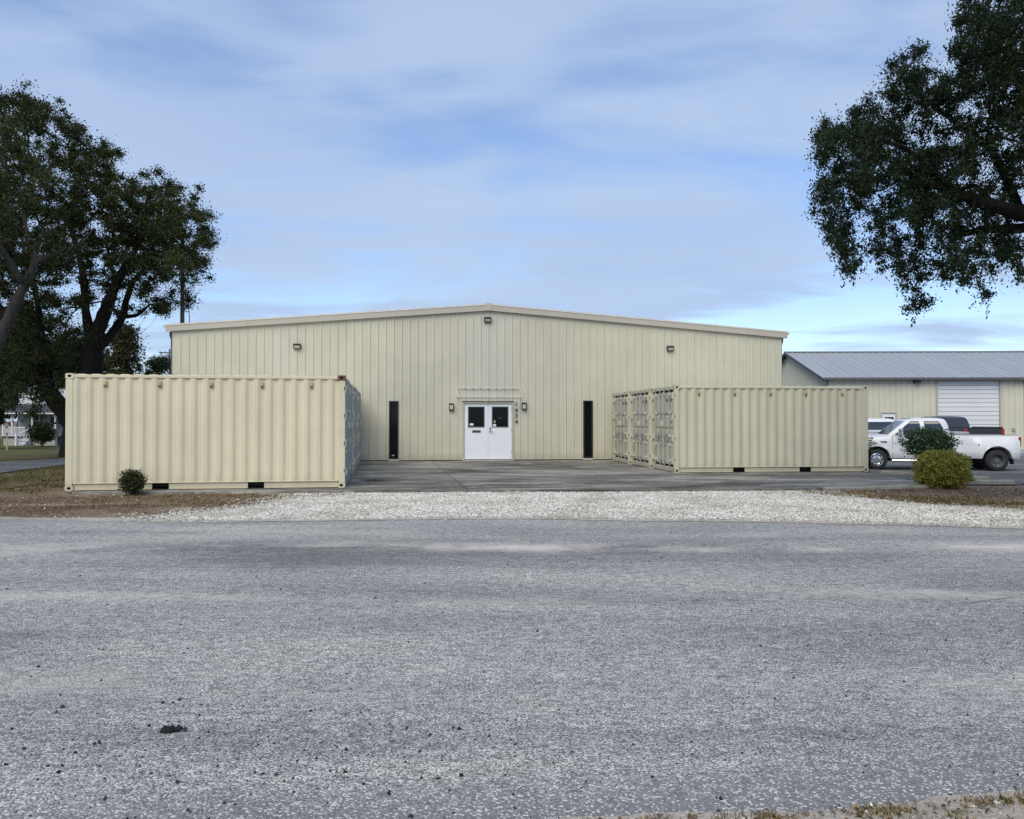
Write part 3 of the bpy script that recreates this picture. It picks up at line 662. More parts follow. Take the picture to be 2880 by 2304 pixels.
def make_container():
    root = empty('shipping_container')
    C_ = M['container']
    for s in (-1, 1):
        m = MB(); pr = corr_profile(-2.90, 2.90, .2762, .036)
        zs = (.158, 2.505)
        for (xa, da), (xb, db) in zip(pr[:-1], pr[1:]):
            ya, yb = s*(W2-.012-da), s*(W2-.012-db)
            m.quad((xa, ya, zs[0]), (xb, yb, zs[0]), (xb, yb, zs[1]), (xa, ya, zs[1]))
        fix_normals(m.build('side_panel', C_, root))
        m = MB().bb(-2.86, 2.86, s*(W2-.070), s*(W2-.004), 2.505, 2.570, 0, .006); m.build('top_rail', C_, root)
        m = MB()
        for xa, xb in ((-2.86, -1.215), (-.855, .855), (1.215, 2.86)):
            m.bb(xa, xb, s*(W2-.05), s*(W2-.03), .012, .150); m.bb(xa, xb, s*(W2-.05), s*(W2+.0), .012, .022)
        m.bb(-2.86, 2.86, s*(W2-.05), s*(W2+.002), .150, .166, 0, .004)
        m.build('bottom_rail', C_, root)
        for xc in (-1.035, 1.035):
            m = MB(); m.bb(xc-.18, xc+.18, s*(W2-.5), s*(W2-.045), .018, .024); m.bb(xc-.18, xc+.18, s*(W2-.5), s*(W2-.06), .135, .149)
            m.bb(xc-.18, xc+.18, s*(W2-.55), s*(W2-.5), .018, .149); m.build('forklift_pocket', M['dark_hole'], root)
        for xv in (-2.21, -1.06, .05, 1.16, 2.26):
            m = MB().bb(xv-.036, xv+.036, s*(W2-.05), s*(W2+.004), 2.30, 2.435, 0, .008)
            o = m.build('vent', M['vent'], root); MB().bb(xv-.028, xv+.028, s*(W2-.04), s*(W2+.007), 2.312, 2.345).build('vent_slot', M['vent_slot'], o)
    # roof with pressed bumps
    m = MB(); n = 19; p = 5.72/n
    for i in range(n):
        a = -2.86+i*p
        for (xa, za), (xb, zb) in (((a, 2.566), (a+.04, 2.566)), ((a+.04, 2.566), (a+.085, 2.588)), ((a+.085, 2.588), (a+p-.085, 2.588)), ((a+p-.085, 2.588), (a+p-.04, 2.566)), ((a+p-.04, 2.566), (a+p, 2.566))):
            y0, y1 = -(W2-.03), W2-.03
            m.quad((xa, y0, za), (xb, y0, zb), (xb, y1, zb), (xa, y1, za))
            if za > 2.57 or zb > 2.57:
                for yy in (y0, y1): m.quad((xa, yy, 2.56), (xb, yy, 2.56), (xb, yy, zb), (xa, yy, za))
    fix_normals(m.build('roof', C_, root))
    MB().bb(-2.88, 2.88, -W2+.1, W2-.1, .06, .15).build('floor', M['dark_hole'], root)
    m = MB(); pr = corr_profile(-1.10, 1.10, .25, .045)
    for (ya, da), (yb, db) in zip(pr[:-1], pr[1:]): m.quad((-L2+.02+da, ya, .16), (-L2+.02+db, yb, .16), (-L2+.02+db, yb, 2.5), (-L2+.02+da, ya, 2.5))
    fix_normals(m.build('end_panel', C_, root))
    MB().bb(-L2+.003, -L2+.07, -1.06, 1.06, .012, .16, 0, .005).build('end_sill', C_, root)
    MB().bb(-L2+.003, -L2+.07, -1.06, 1.06, 2.48, 2.585, 0, .005).build('end_header', C_, root)
    for sx in (-1, 1):
        for sy in (-1, 1):
            m = MB().bb(sx*(L2-.002), sx*(L2-.150), sy*(W2-.002), sy*(W2-.10), .116, 2.478, 0, .008)
            po = m.build('corner_post', M['container_post'] if sx > 0 else C_, root)
            if sx > 0:
                m = MB()
                for z in (.35, .98, 1.62, 2.25): MB().bb(L2-.030, L2-.012, sy*(W2-.010), sy*(W2+.0015), z, z+.085).build('hinge_slot', M['dark_hole'], po)
            for sz in (-1, 1): casting(sx, sy, sz).build('corner_casting', [C_, M['dark_hole']], root)
    # door end
    MB().bb(L2-.10, L2-.012, -1.06, 1.06, .014, .150, 0, .006).build('door_sill', C_, root)
    MB().bb(L2-.10, L2-.012, -1.06, 1.06, 2.475, 2.585, 0, .006).build('door_header', C_, root)
    MB().bb(L2-.12, L2-.085, -1.115, 1.115, .150, 2.475).build('door_gasket', M['gasket'], root)
    for s in (-1, 1):
        y0, y1 = (.012*s, 1.085*s); m = MB(); xo = L2-.040; z = .235
        prof = [(.235, 0)]
        for zc_ in (.86, 1.29, 1.72): prof += [(zc_-.055, 0), (zc_-.025, -.034), (zc_+.03, -.034), (zc_+.065, 0)]
        prof += [(2.395, 0)]
        for (za, da), (zb, db) in zip(prof[:-1], prof[1:]): m.quad((xo+da, y0, za), (xo+da, y1, za), (xo+db, y1, zb), (xo+db, y0, zb))
        m.bb(xo-.05, xo+.006, y0, y0+s*.05, .232, 2.398); m.bb(xo-.05, xo+.006, y1-s*.05, y1, .232, 2.398)
        m.bb(xo-.05, xo+.004, y0+s*.05, y1-s*.05, .230, .275); m.bb(xo-.05, xo+.004, y0+s*.05, y1-s*.05, 2.35, 2.400)
        d = m.build('door', C_, root); fix_normals(d)
        for yr in (.22, .74):
            y = s*yr; m = MB().tube([(xo+.045, y, .09), (xo+.045, y, 2.53)], .017, 8)
            m.bb(xo+.01, xo+.06, y-.03, y+.03, .06, .105); m.bb(xo+.01, xo+.06, y-.03, y+.03, 2.515, 2.555)
            rod = m.build('lock_rod', M['galv'], root)
            for z in (.30, .78, 1.05, 1.75, 2.30): MB().bb(xo-.002, xo+.07, y-.045, y+.045, z, z+.07, 0, .006).build('rod_bracket', C_ if yr > .5 else M['galv'], rod)
            hy = s*(yr+(.30 if yr < .5 else -.34)); zh = 1.02 if yr < .5 else 1.12
            m = MB().tube([(xo+.055, y, zh), (xo+.075, (y+hy)/2, zh-.01), (xo+.06, hy, zh)], .012, 6); m.bb(xo, xo+.06, hy-.04, hy+.04, zh-.05, zh+.045, 0, .008)
            m.build('door_handle', M['galv'], rod)
        for z in (.30, .95, 1.60, 2.22):
            m = MB().bb(xo-.02, xo+.048, s*1.01, s*1.18, z, z+.13, 0, .01); m.tube([(xo+.045, s*1.115, z-.03), (xo+.045, s*1.115, z+.16)], .020, 8)
            m.build('hinge', C_, d)
    m = MB().bb(L2-.034, L2-.008, -.028, .028, .20, 2.43, 0, .006); m.build('door_overlap_bar', C_, root)
    m = MB().bb(L2-.03, L2+.06, -.075, .075, 1.36, 1.52, 0, .012); m.build('lock_box', C_, root)
    # stencilled markings on the door leaf
    xo = L2-.032; rot = (R(90), 0, R(90))
    text_part('marking', 'NS 33197', .15, M['ink'], root, (xo, .60, 2.16), rot, .001, .002)
    text_part('marking', '22G1', .085, M['ink'], root, (xo, .80, 1.50), rot, .001)
    MB().bb(xo-.003, xo+.002, -.98, -.86, .42, .70).build('data_plate', M['vent_slot'], root)
    return root
proto = make_container()
def place(o, x, y, rz, label, group, z=.002):
    o.location = (x, y, z); o.rotation_euler = (0, 0, rz); tag(o, label, 'container', group)
# left row, doors facing the yard; near right corner of the first from the photograph
aL = R(8.8); near = Vector((-3.865, 19.02)); ex = Vector((math.cos(aL), math.sin(aL))); ey = Vector((-math.sin(aL), math.cos(aL)))
lab = ['cream shipping container at the front of the left row, corrugated side facing the road',
       'second cream container from the road in the left row',
       'third cream container from the road in the left row, in its middle',
       'fourth cream container from the road in the left row',
       'hindmost cream container of the left row, next to the warehouse wall']
lefts = []
for k in range(5):
    o = proto if k == 0 else copy_tree(proto)
    c = near + ey*(W2+k*2.405) - ex*(L2+[0, .03, -.02, .02, .0][k])
    place(o, c.x, c.y, aL, lab[k], 'cream shipping containers left of the apron'); lefts.append(o)
aR = R(6.0); near = Vector((4.80, 24.30)); ex = Vector((math.cos(aR), math.sin(aR))); ey = Vector((-math.sin(aR), math.cos(aR)))
lab = ['cream shipping container at the front of the right row, corrugated side facing the road',
       'middle cream container of the right row, only its door end showing',
       'rear cream container of the right row, touching the warehouse wall']
proto_r = copy_tree(proto); seen = {}
for ch in proto_r.children_recursive:
    if M['container'] in list(ch.data.materials) or M['container_post'] in list(ch.data.materials):
        if ch.data.name not in seen:
            seen[ch.data.name] = ch.data.copy(); ms = seen[ch.data.name].materials
            for i_ in range(len(ms)):
                if ms[i_] == M['container']: ms[i_] = M['container_green']
                elif ms[i_] == M['container_post']: ms[i_] = M['post_green']
        ch.data = seen[ch.data.name]
for k in range(3):
    o = proto_r if k == 0 else copy_tree(proto_r); c = near + ey*(W2+k*2.43) + ex*(L2-[0, .09, .17][k])
    place(o, c.x, c.y, aR+math.pi, lab[k], 'cream shipping containers right of the apron')
for o in [x for x in lefts[0].children if x.name.startswith('corner_casting')]:
    c = np.mean([v.co for v in o.data.vertices], axis=0)
    if c[0] > 0 and c[1] < 0 and c[2] > 1: o.data = o.data.copy(); o.data.materials[0] = M['container_rust']; tag(o, 'rusty corner casting')
c = near+ex*(2*L2-.11)+ey*.14
o = MB().box((0, 0, 0), (.19, .2, .11), 0, None, .006).build('support_block', M['brick']); o.location = (c.x+.08, c.y, -.045); o.rotation_euler = (0, 0, aR)
tag(o, 'red brick block under the right corner of the right container', 'block')

# ------------------------------------------------------------------ main metal building
TH = R(6.0); BX, BY = -.909, 31.805; HW = 11.83; PK, SL = 5.80, .0785; DEPTH = 28.0
bld = empty('warehouse', (BX, BY, 0), TH); tag(bld, 'wide cream metal warehouse with low gable and white double doors', 'warehouse')
def wx(px):
    u = (px-CX)/F_PX; X = u*31.9/(1-math.tan(TH)*u); return (X-BX)/math.cos(TH)
def wz(px, py):
    u = (px-CX)/F_PX; X = u*31.9/(1-math.tan(TH)*u); return CAM_H+(HY-py)/F_PX*(31.9+math.tan(TH)*X)
def rib_depth(x, off, pitch, h):
    d = (x-off) % pitch; d = min(d, pitch-d); a, b = pitch*.035, pitch*.11
    if d < a: return h
    if d < b: return h*(b-d)/(b-a)
    e = abs(d-pitch*.33)
    return h*.14 if e < pitch*.03 else 0
def ribbed(x0, x1, off, pitch, h, zb, zt, openings=()):
    xs = {x0, x1}; k0 = int(math.floor((x0-off)/pitch))-1
    for k in range(k0, k0+int((x1-x0)/pitch)+4):
        for d in (-.11, -.035, .035, .11, .29, .31, .35, .37, .63, .65, .69, .71): xs.add(off+(k+d)*pitch)
    for o in openings: xs.add(o[0]); xs.add(o[1])
    xs = sorted(x for x in xs if x0-1e-6 <= x <= x1+1e-6); m = MB()
    for a, b in zip(xs[:-1], xs[1:]):
        if b-a < 1e-5: continue
        mid = (a+b)/2; e = 1e-6; ya, yb = -rib_depth(a+e, off, pitch, h), -rib_depth(b-e, off, pitch, h); segs = [(zb, None)]
        op = [o for o in openings if o[0] < mid < o[1]]
        if op:
            o = op[0]; parts = [(lambda x, q=o: q[3], zt)]
            if o[2] > zb+.02: parts.append((lambda x: zb, lambda x, q=o: q[2]))
        else: parts = [(lambda x: zb, zt)]
        for lo, hi in parts:
            m.quad((a, ya, lo(a)), (b, yb, lo(b)), (b, yb, hi(b)), (a, ya, hi(a)))
    return m
door = (wx(1304), wx(1441), -.5, wz(1372, 1134)); winl = (wx(1095), wx(1120), wz(1107, 1292), wz(1107, 1128)); winr = (wx(1641), wx(1666), wz(1653, 1289), wz(1653, 1127))
OPEN = (door, winl, winr); ztop = lambda x: PK-SL*abs(x)+.02
npan = 26; pw = 2*HW/npan; pitch = pw/3
for i in range(npan):
    a = -HW+i*pw; b = a+pw; grey = abs((a+b)/2-(wx(822))) < pw*.6 or i in (12, 13)
    m = ribbed(a+.0003, b-.0003, -HW, pitch, .026, .035, ztop, [o for o in OPEN if o[1] > a and o[0] < b])
    if a < 0 < b: pass
    o = m.build('wall_panel', M['wall_grey'] if grey else M['wall'], bld); o.location.y = random.uniform(-.002, .002)
    if grey: tag(o, 'faded greyish wall panel')
# ground angle and shadow gap at the foot of the wall
for a, b in ((-HW, door[0]), (door[1], HW)):
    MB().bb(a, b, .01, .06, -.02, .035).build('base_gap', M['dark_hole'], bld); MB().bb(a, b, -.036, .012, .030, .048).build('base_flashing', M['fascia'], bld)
# side and back walls, roof
for s in (-1, 1):
    m = MB(); pr = corr_profile(0.0, DEPTH, pitch, .03, (.7, .1)); zt = PK-SL*HW
    for (ya, da), (yb, db) in zip(pr[:-1], pr[1:]): m.quad((s*(HW-da), ya, .03), (s*(HW-db), yb, .03), (s*(HW-db), yb, zt), (s*(HW-da), ya, zt))
    fix_normals(m.build('side_wall', M['wall'], bld))
    m = MB(); ze = PK-SL*(HW+.28)+.20; zp = PK+.20
    pr = corr_profile(-.10, DEPTH+.2, pitch*2, .03, (.8, .05))
    for (ya, da), (yb, db) in zip(pr[:-1], pr[1:]): m.quad((0, ya, zp-da), (s*(HW+.28), ya, ze-da), (s*(HW+.28), yb, ze-db), (0, yb, zp-db))
    fix_normals(m.build('roof', M['roof_metal'], bld))
    # fascia (rake trim) in three lengths a side, eave gutter and its end
    for k, (xa, xb) in enumerate(((0.003, 4.6), (4.604, 9.1), (9.104, HW+.20))):
        m = MB(); za0, zb0 = PK-SL*xa, PK-SL*xb; hh = .255; y0, y1 = -.125, -.02
        pts = [(xa, za0), (xb, zb0), (xb, zb0+hh), (xa, za0+hh)]
        fr = [(s*x, y0, z) for x, z in pts]; bk = [(s*x, y1, z) for x, z in pts]; m.poly(fr); m.poly(bk)
        for q in range(4): r2 = (q+1) % 4; m.quad(fr[q], fr[r2], bk[r2], bk[q])
        fix_normals(m.build('fascia_board', M['fascia'], bld))
        m = MB(); pts = [(xa, za0+hh-.045), (xb, zb0+hh-.045), (xb, zb0+hh+.012), (xa, za0+hh+.012)]; y0 = -.140
        fr = [(s*x, y0, z) for x, z in pts]; bk = [(s*x, -.022, z) for x, z in pts]; m.poly(fr); m.poly(bk)
        for q in range(4): r2 = (q+1) % 4; m.quad(fr[q], fr[r2], bk[r2], bk[q])
        fix_normals(m.build('fascia_cap', M['trim_light'], bld))
    ze = PK-SL*(HW+.2); m = MB(); sec = [(HW+.02, ze-.02), (HW+.10, ze-.02), (HW+.29, ze+.17), (HW+.29, ze+.225), (HW+.02, ze+.225)]
    fr = [(s*x, -.13, z) for x, z in sec]; bk = [(s*x, DEPTH, z) for x, z in sec]; m.poly(fr); m.poly(bk)
    for q in range(5): r2 = (q+1) % 5; m.quad(fr[q], fr[r2], bk[r2], bk[q])
    fix_normals(m.build('eave_gutter', M['fascia'], bld))
    m = MB().tube([(s*(HW+.10), .15, ze), (s*(HW+.10), .15, ze-.12), (s*(HW+.05), .15, ze-.28), (s*(HW+.05), .15, .1)], .045, 8); m.build('downspout', M['bronze'], bld)
m = MB(); m.poly([(-HW, DEPTH, 0), (HW, DEPTH, 0), (HW, DEPTH, PK-SL*HW), (0, DEPTH, PK), (-HW, DEPTH, PK-SL*HW)]); m.build('back_wall', M['wall'], bld)
m = MB().bb(-.11, .11, -.147, -.02, PK-.01, PK+.285, 0, .006); m.build('ridge_cover', M['fascia'], bld)
# inner dark volume behind glass
# tall slit windows
for w_ in (winl, winr):
    x0, x1, z0, z1 = w_; fr = MB(); t = .035
    fr.bb(x0-.012, x0+t, -.045, .09, z0, z1, 0, .004); fr.bb(x1-t, x1+.012, -.045, .09, z0, z1, 0, .004); fr.bb(x0+t, x1-t, -.045, .09, z1-t, z1, 0, .004); fr.bb(x0+t, x1-t, -.045, .09, z0, z0+t*1.6, 0, .004)
    o = fr.build('window', M['bronze'], bld)
    MB().bb(x0+t, x1-t, .03, .042, z0+t*1.6, z1-t).build('pane', M['glass_dark'], o)
    MB().bb(x0-.02, x1+.02, -.06, .02, z0-.05, z0-.004, 0, .004).build('sill', M['trim_light'], o)
o = MB().bb(winl[0]+.09, winl[0]+.20, .024, .028, winl[2]+.13, winl[2]+.155).build('sticker', M['sticker'], bld)
# double door
x0, x1, _, z1 = door; xm = (x0+x1)/2; fr = MB()
fr.bb(x0-.05, x0+.02, -.05, .10, 0, z1+.05, 0, .004); fr.bb(x1-.02, x1+.05, -.05, .10, 0, z1+.05, 0, .004); fr.bb(x0+.02, x1-.02, -.05, .10, z1-.02, z1+.05, 0, .004)
dfr = fr.build('door_frame', M['fascia'], bld)
MB().bb(x0-.06, x1+.06, -.075, -.03, z1+.05, z1+.075, 0, .004).build('drip_cap', M['bronze'], dfr)
MB().bb(x0, x1, -.10, .12, 0.0, .022, 0, .004).build('threshold', M['trim_light'], dfr)
MB().bb(x0+.02, x1-.02, .06, .08, .02, z1-.02).build('dark_backing', M['dark_hole'], dfr)
for s in (-1, 1):
    a, b = (x0+.026, xm-.003) if s < 0 else (xm+.003, x1-.026)
    px0, px1 = ((1316, 1363) if s < 0 else (1383, 1430)); gx0, gx1 = wx(px0), wx(px1); gz1, gz0 = wz(px0, 1143.5), wz(px0, 1202.5)
    m = MB(); yf, yb_ = -.004, .042
    m.bb(a, gx0, yf, yb_, .05, z1-.028); m.bb(gx1, b, yf, yb_, .05, z1-.028); m.bb(gx0, gx1, yf, yb_, .05, gz0); m.bb(gx0, gx1, yf, yb_, gz1, z1-.028)
    d = m.build('door', M['white_paint'], bld); t = .035
    m = MB(); m.bb(gx0, gx0+t, yf-.012, yf+.02, gz0, gz1, 0, .004); m.bb(gx1-t, gx1, yf-.012, yf+.02, gz0, gz1, 0, .004); m.bb(gx0+t, gx1-t, yf-.012, yf+.02, gz0, gz0+t, 0, .004); m.bb(gx0+t, gx1-t, yf-.012, yf+.02, gz1-t, gz1, 0, .004)
    m.build('pane_frame', M['grey_frame'], d); MB().bb(gx0+t, gx1-t, yf+.010, yf+.018, gz0+t, gz1-t).build('pane', M['glass_dark'], d)
    for z in (.26, 1.1, 1.92):
        xh = a-.006 if s < 0 else b+.006; MB().tube([(xh, -.016, z), (xh, -.016, z+.13)], .012, 8).build('hinge', M['bronze'], d)
    if s < 0:
        a2, b2 = wx(1328), wx(1352); z2, z3 = wz(1340, 1217), wz(1340, 1210)
        MB().bb(a2, b2, -.018, 0, z2, z3, 0, .005).build('mail_slot', M['grey_frame'], d); MB().bb(a2+.03, b2-.03, -.024, -.016, (z2+z3)/2-.018, (z2+z3)/2+.012, 0, .004).build('mail_flap', M['bronze'], d)
        m = MB(); cxs, czs = wx(1326.5), wz(1326, 1194); m.poly([(cxs+.085*math.cos(q*.5236)*(1+.12*math.sin(q*2.1)), yf+.006, czs+.048*math.sin(q*.5236)) for q in range(12)]); m.build('sticker', M['sticker'], d)
    else:
        xh = wx(1379); m = MB().lathe([(-.05, .0), (-.05, .03), (-.012, .038), (-.004, .038)], 16, 'y', (xh, 0, wz(1379, 1205))); m.build('deadbolt', M['grey_frame'], d)
        m = MB().lathe([(-.06, .0), (-.06, .024), (-.02, .04), (-.004, .042)], 16, 'y', (xh, 0, wz(1379, 1213))); m.tube([(xh, -.055, wz(1379, 1213)), (xh+.12, -.06, wz(1379, 1213)+.004)], .012, 8); m.build('lever_handle', M['brass'], d)
        MB().bb(wx(1386), wx(1395), yf+.003, yf+.007, wz(1390, 1200), wz(1390, 1193)).build('sticker', M['sticker'], d)
        m = MB(); czs = wz(1391, 1186); m.poly([(wx(1391)+.038*math.cos(q*.5236), yf+.006, czs+.06*math.sin(q*.5236)) for q in range(12)]); m.build('sticker', M['vent'], d)
        MB().bb(wx(1402), wx(1412), yf+.004, yf+.007, wz(1407, 1177), wz(1407, 1175.5)).build('sticker', M['grey_frame'], d)
# house number 1434 set one digit under another
for k, (ch, py) in enumerate((('1', 1137.5), ('4', 1154.5), ('3', 1170), ('4', 1186.5))):
    text_part('house_number', ch, .225, M['black'], bld, (wx(1452), -.050, wz(1451, py)), (R(90), 0, 0), .004, .0025, 1.0)
# wall lamps
def wall_pack(px, py, w=.27, h=.20):
    x, z = wx(px), wz(px, py); m = MB()
    sec = [(-.03, -h/2), (-.10, -h/2), (-.17, h*.30), (-.17, h/2), (-.03, h/2)]
    l = [(x-w/2, y, z+q) for y, q in sec]; r_ = [(x+w/2, y, z+q) for y, q in sec]; m.poly(l); m.poly(r_)
    for q in range(5): j = (q+1) % 5; m.quad(l[q], l[j], r_[j], r_[q])
    o = m.build('wall_light', M['bronze'], bld); fix_normals(o)
    m = MB(); e = .012; m.quad((x-w/2+.03, -.106-e, z-h/2+.03), (x+w/2-.03, -.106-e, z-h/2+.03), (x+w/2-.03, -.152-e, z+h*.14), (x-w/2+.03, -.152-e, z+h*.14)); m.build('lens', M['lens'], o)
for p in ((836, 975), (1371, 900), (1884, 981)): wall_pack(*p)
for px, py in ((1269.5, 1144.5), (1473.5, 1142.5)):
    x, z = wx(px), wz(px, py); o = MB().bb(x-.095, x+.095, -.13, -.02, z-.135, z+.135, 0, .012).build('wall_light', M['bronze'], bld)
    MB().bb(x-.068, x+.068, -.142, -.12, z-.105, z+.065, 0, .01).build('lens', M['lens'], o)
# bare awning frame
aw = MB(); xa, xb = wx(1285), wx(1462); zt, zb = wz(1372, 1093), wz(1372, 1113)-.06; yo = -.42; r_ = .013
aw.tube([(xa, -.05, zt), (xb, -.05, zt)], r_, 6); aw.tube([(xa+.03, yo, zb), (xb+.03, yo, zb)], r_, 6)
for x in (xa, xb): aw.tube([(x, -.05, zt), (x+.03, yo, zb)], r_, 6); aw.tube([(x+.03, yo, zb), (x, -.05, zb+.02)], r_, 6)
aw.tube([(xa, -.05, zb+.02), (xb, -.05, zb+.02)], r_*.8, 6); xm2 = wx(1378); aw.tube([(xm2, yo, zb), (xm2-.13, -.06, zb-.20)], r_*.8, 6)
awn = aw.build('awning_frame', M['trim_light'], bld)
for k in range(1, 8):
    x = xa+(xb-xa)*k/8; MB().bb(x-.02, x+.02, -.075, -.03, zt-.03, zt-.012, 0, .003).build('awning_clip', M['bronze'], awn)

# ------------------------------------------------------------------ garage building on the right
GY, GX = 44.9, 17.3; GZ = -.36; gar = empty('garage_building', (GX, GY, GZ), R(-1.5)); tag(gar, 'long garage building with grey metal roof and white overhead doors', 'garage')
EV = 3.84-GZ; RD = 6.6; RZ = 5.75-GZ; GL = 30.0
def gx(px): return ((px-CX)/F_PX*GY-GX)
def gz(py): return CAM_H+(HY-py)/F_PX*GY-GZ
gd = (gx(2632), gx(2805), 0, gz(1071)); gd2 = (gx(2874), gx(2874)+3.36, 0, gz(1071)); pd = (gx(2477), gx(2517), 0, gz(1161)); gop = (gd, gd2, pd)
k = 0; a = 0.0; gpw = .914
while a < GL-.1:
    b = min(a+gpw, GL); m = ribbed(a+.0015, b-.0015, 0, gpw/3, .042, .33, lambda x: EV, [o for o in gop if o[1] > a and o[0] < b]); m.build('wall_panel', M['garage_wall'], gar); a += gpw
cuts = [0]+sorted(sum([[o[0], o[1]] for o in gop], []))+[GL]
for a, b in zip(cuts[0::2], cuts[1::2]): MB().bb(a, b, -.05, .12, -.2, .33, 0, .01).build('foundation', M['concrete_block'], gar)
for k in range(14):      # gable panels
    a = k*2*RD/14; b = a+2*RD/14; zt = lambda y: RZ-(RZ-EV)*abs(y-RD)/RD
    m = ribbed(a+.0015, b-.0015, 0, 2*RD/42, .045, 0, zt)
    o = m.build('gable_panel', M['garage_wall'], gar); o.rotation_euler = (0, 0, R(-90)); o.scale = (-1, 1, 1); o.location = (0, 0, 0)
    o.rotation_euler = (0, 0, R(90)); o.scale = (1, -1, 1)
sl = (RZ-EV)/RD; ov = .35; n = 34; rw = (GL+.7)/n
for s in (0, 1):
    for k in range(n if s == 0 else 1):
        a = -.35+k*rw; b = a+rw if s == 0 else GL+.35; m = MB()
        pr = [(a+.001, 0), (a+.02, .035), (a+.05, .035), (a+.075, 0), ((a+b)/2-.04, 0), ((a+b)/2-.02, .03), ((a+b)/2+.02, .03), ((a+b)/2+.04, 0), (b-.001, 0)] if s == 0 else [(a, 0), (b, 0)]
        for (xa, ha), (xb, hb) in zip(pr[:-1], pr[1:]):
            y0, z0 = (-ov, EV+.06-sl*ov) if s == 0 else (2*RD+ov, EV+.06-sl*ov)
            m.quad((xa, y0, z0+ha), (xb, y0, z0+hb), (xb, RD, RZ+.06+hb), (xa, RD, RZ+.06+ha))
        m.build('roof_panel', M['roof_metal'], gar)
MB().box(((GL)/2, RD, RZ+.085), (GL+.74, .35, .05), 0, None, .01).build('ridge_cap', M['roof_metal'], gar)
MB().bb(-.37, GL+.37, -ov-.04, -ov, EV-.10, EV+.03, 0, .008).build('eave_trim', M['grey_frame'], gar)
for s in (-1, 1):
    m = MB(); y0 = RD+s*(RD+ov)
    m.poly([(-.37, RD, RZ+.055), (-.37, y0, EV+.05-sl*ov), (-.37, y0, EV-.08-sl*ov), (-.37, RD, RZ-.08)]); m.poly([(-.33, RD, RZ+.055), (-.33, y0, EV+.05-sl*ov), (-.33, y0, EV-.08-sl*ov), (-.33, RD, RZ-.08)])
    m.quad((-.37, RD, RZ-.08), (-.37, y0, EV-.08-sl*ov), (-.33, y0, EV-.08-sl*ov), (-.33, RD, RZ-.08)); m.build('rake_trim', M['bronze'], gar)
    m = MB(); m.quad((-.36, RD, RZ-.005), (-.36, y0, EV-.005-sl*ov), (0, y0, EV-.005-sl*ov), (0, RD, RZ-.005)); m.build('rake_soffit', M['bronze'], gar)
MB().bb(-.3, GL, -ov, 0, EV-.075, EV-.07).build('soffit', M['grey_frame'], gar)
m = MB(); m.quad((GL, 0, 0), (GL, 2*RD, 0), (GL, 2*RD, EV), (GL, 0, EV)); m.poly([(GL, 0, EV), (GL, 2*RD, EV), (GL, RD, RZ)]); m.quad((0, 2*RD, 0), (GL, 2*RD, 0), (GL, 2*RD, EV), (0, 2*RD, EV)); m.build('rear_walls', M['garage_wall'], gar)
for o_ in (gd, gd2):
    x0, x1, _, z1 = o_; fr = MB(); fr.bb(x0-.07, x0+.02, -.06, .12, 0, z1+.07, 0, .006); fr.bb(x1-.02, x1+.07, -.06, .12, 0, z1+.07, 0, .006); fr.bb(x0+.02, x1-.02, -.06, .12, z1-.02, z1+.07, 0, .006)
    f_ = fr.build('overhead_door', M['fascia'], gar); ns = 17; hh = (z1-.02)/ns
    for k in range(ns):
        m = MB(); z0 = k*hh; m.bb(x0+.02, x1-.02, .03, .07, z0+.008, z0+hh-.008, 0, .012); m.build('door_section', M['garage_door'], f_)
x0, x1, _, z1 = pd; fr = MB(); fr.bb(x0-.04, x0+.03, -.05, .1, 0, z1+.04, 0, .004); fr.bb(x1-.03, x1+.04, -.05, .1, 0, z1+.04, 0, .004); fr.bb(x0+.03, x1-.03, -.05, .1, z1-.03, z1+.04, 0, .004)
f_ = fr.build('entry_door', M['fascia'], gar); MB().bb(x0+.03, x1-.03, 0, .04, 0, z1-.03).build('door_leaf', M['white_paint'], f_); MB().bb(x0+.18, x1-.12, -.008, .002, z1-.85, z1-.24, 0, .003).build('pane', M['glass_dark'], f_)
x, z = gx(2573), gz(1074); o = MB().bb(x-.16, x+.16, -.30, -.02, z-.08, z+.12, 0, .02).build('wall_light', M['bronze'], gar); MB().bb(x-.10, x+.10, -.22, -.05, z-.085, z-.066).build('lens', M['lens'], o)
x, z = gx(2841), gz(1208); MB().bb(x-.07, x+.07, -.09, -.02, z-.09, z+.09, 0, .01).build('outlet_box', M['concrete_block'], gar)

# ------------------------------------------------------------------ pickups
def car_paint(name, col, rough=.22):
    t = NT(name); n = t.noise(1.2, 4); d = t.noise(5, 5, .7, 0, t.vec('Object', (1, 1, 2.5)))
    c = t.mix(t.rng(n, .35, .7, 0, .25), col, tuple(v*.86 for v in col)); c = t.mix(t.rng(d, .55, .8, 0, .18), c, (.25, .22, .18))
    m_ = t.out(c, rough, spec=.5); t.b.inputs['Coat Weight'].default_value = .25; t.b.inputs['Coat Roughness'].default_value = .08; return m_
M['car_white'] = car_paint('white_vehicle_paint', (.66, .68, .70), .3); M['car_dark'] = car_paint('charcoal_vehicle_paint', (.030, .032, .036))
M['car_silver'] = car_paint('pale_vehicle_paint', (.72, .74, .77))
M['tyre'] = plain('tyre_rubber', (.028, .028, .030), .85, 0, .3, .3, 12); M['red_lens'] = plain('red_tail_lens', (.35, .015, .015), .2); M['red_lens'].node_tree.nodes['Principled BSDF'].inputs['Coat Weight'].default_value = .5
M['car_glass'] = plain('vehicle_glass', (.03, .037, .045), .05, 0, .8, .1)
M['under'] = plain('underbody_black', (.012, .012, .012), .8); M['dull_black'] = plain('dull_black_trim', (.02, .02, .021), .6)
M['clear_lens'] = plain('clear_lamp_lens', (.55, .56, .58), .12, 0, .6); M['amber'] = plain('amber_marker', (.30, .12, .03), .3)
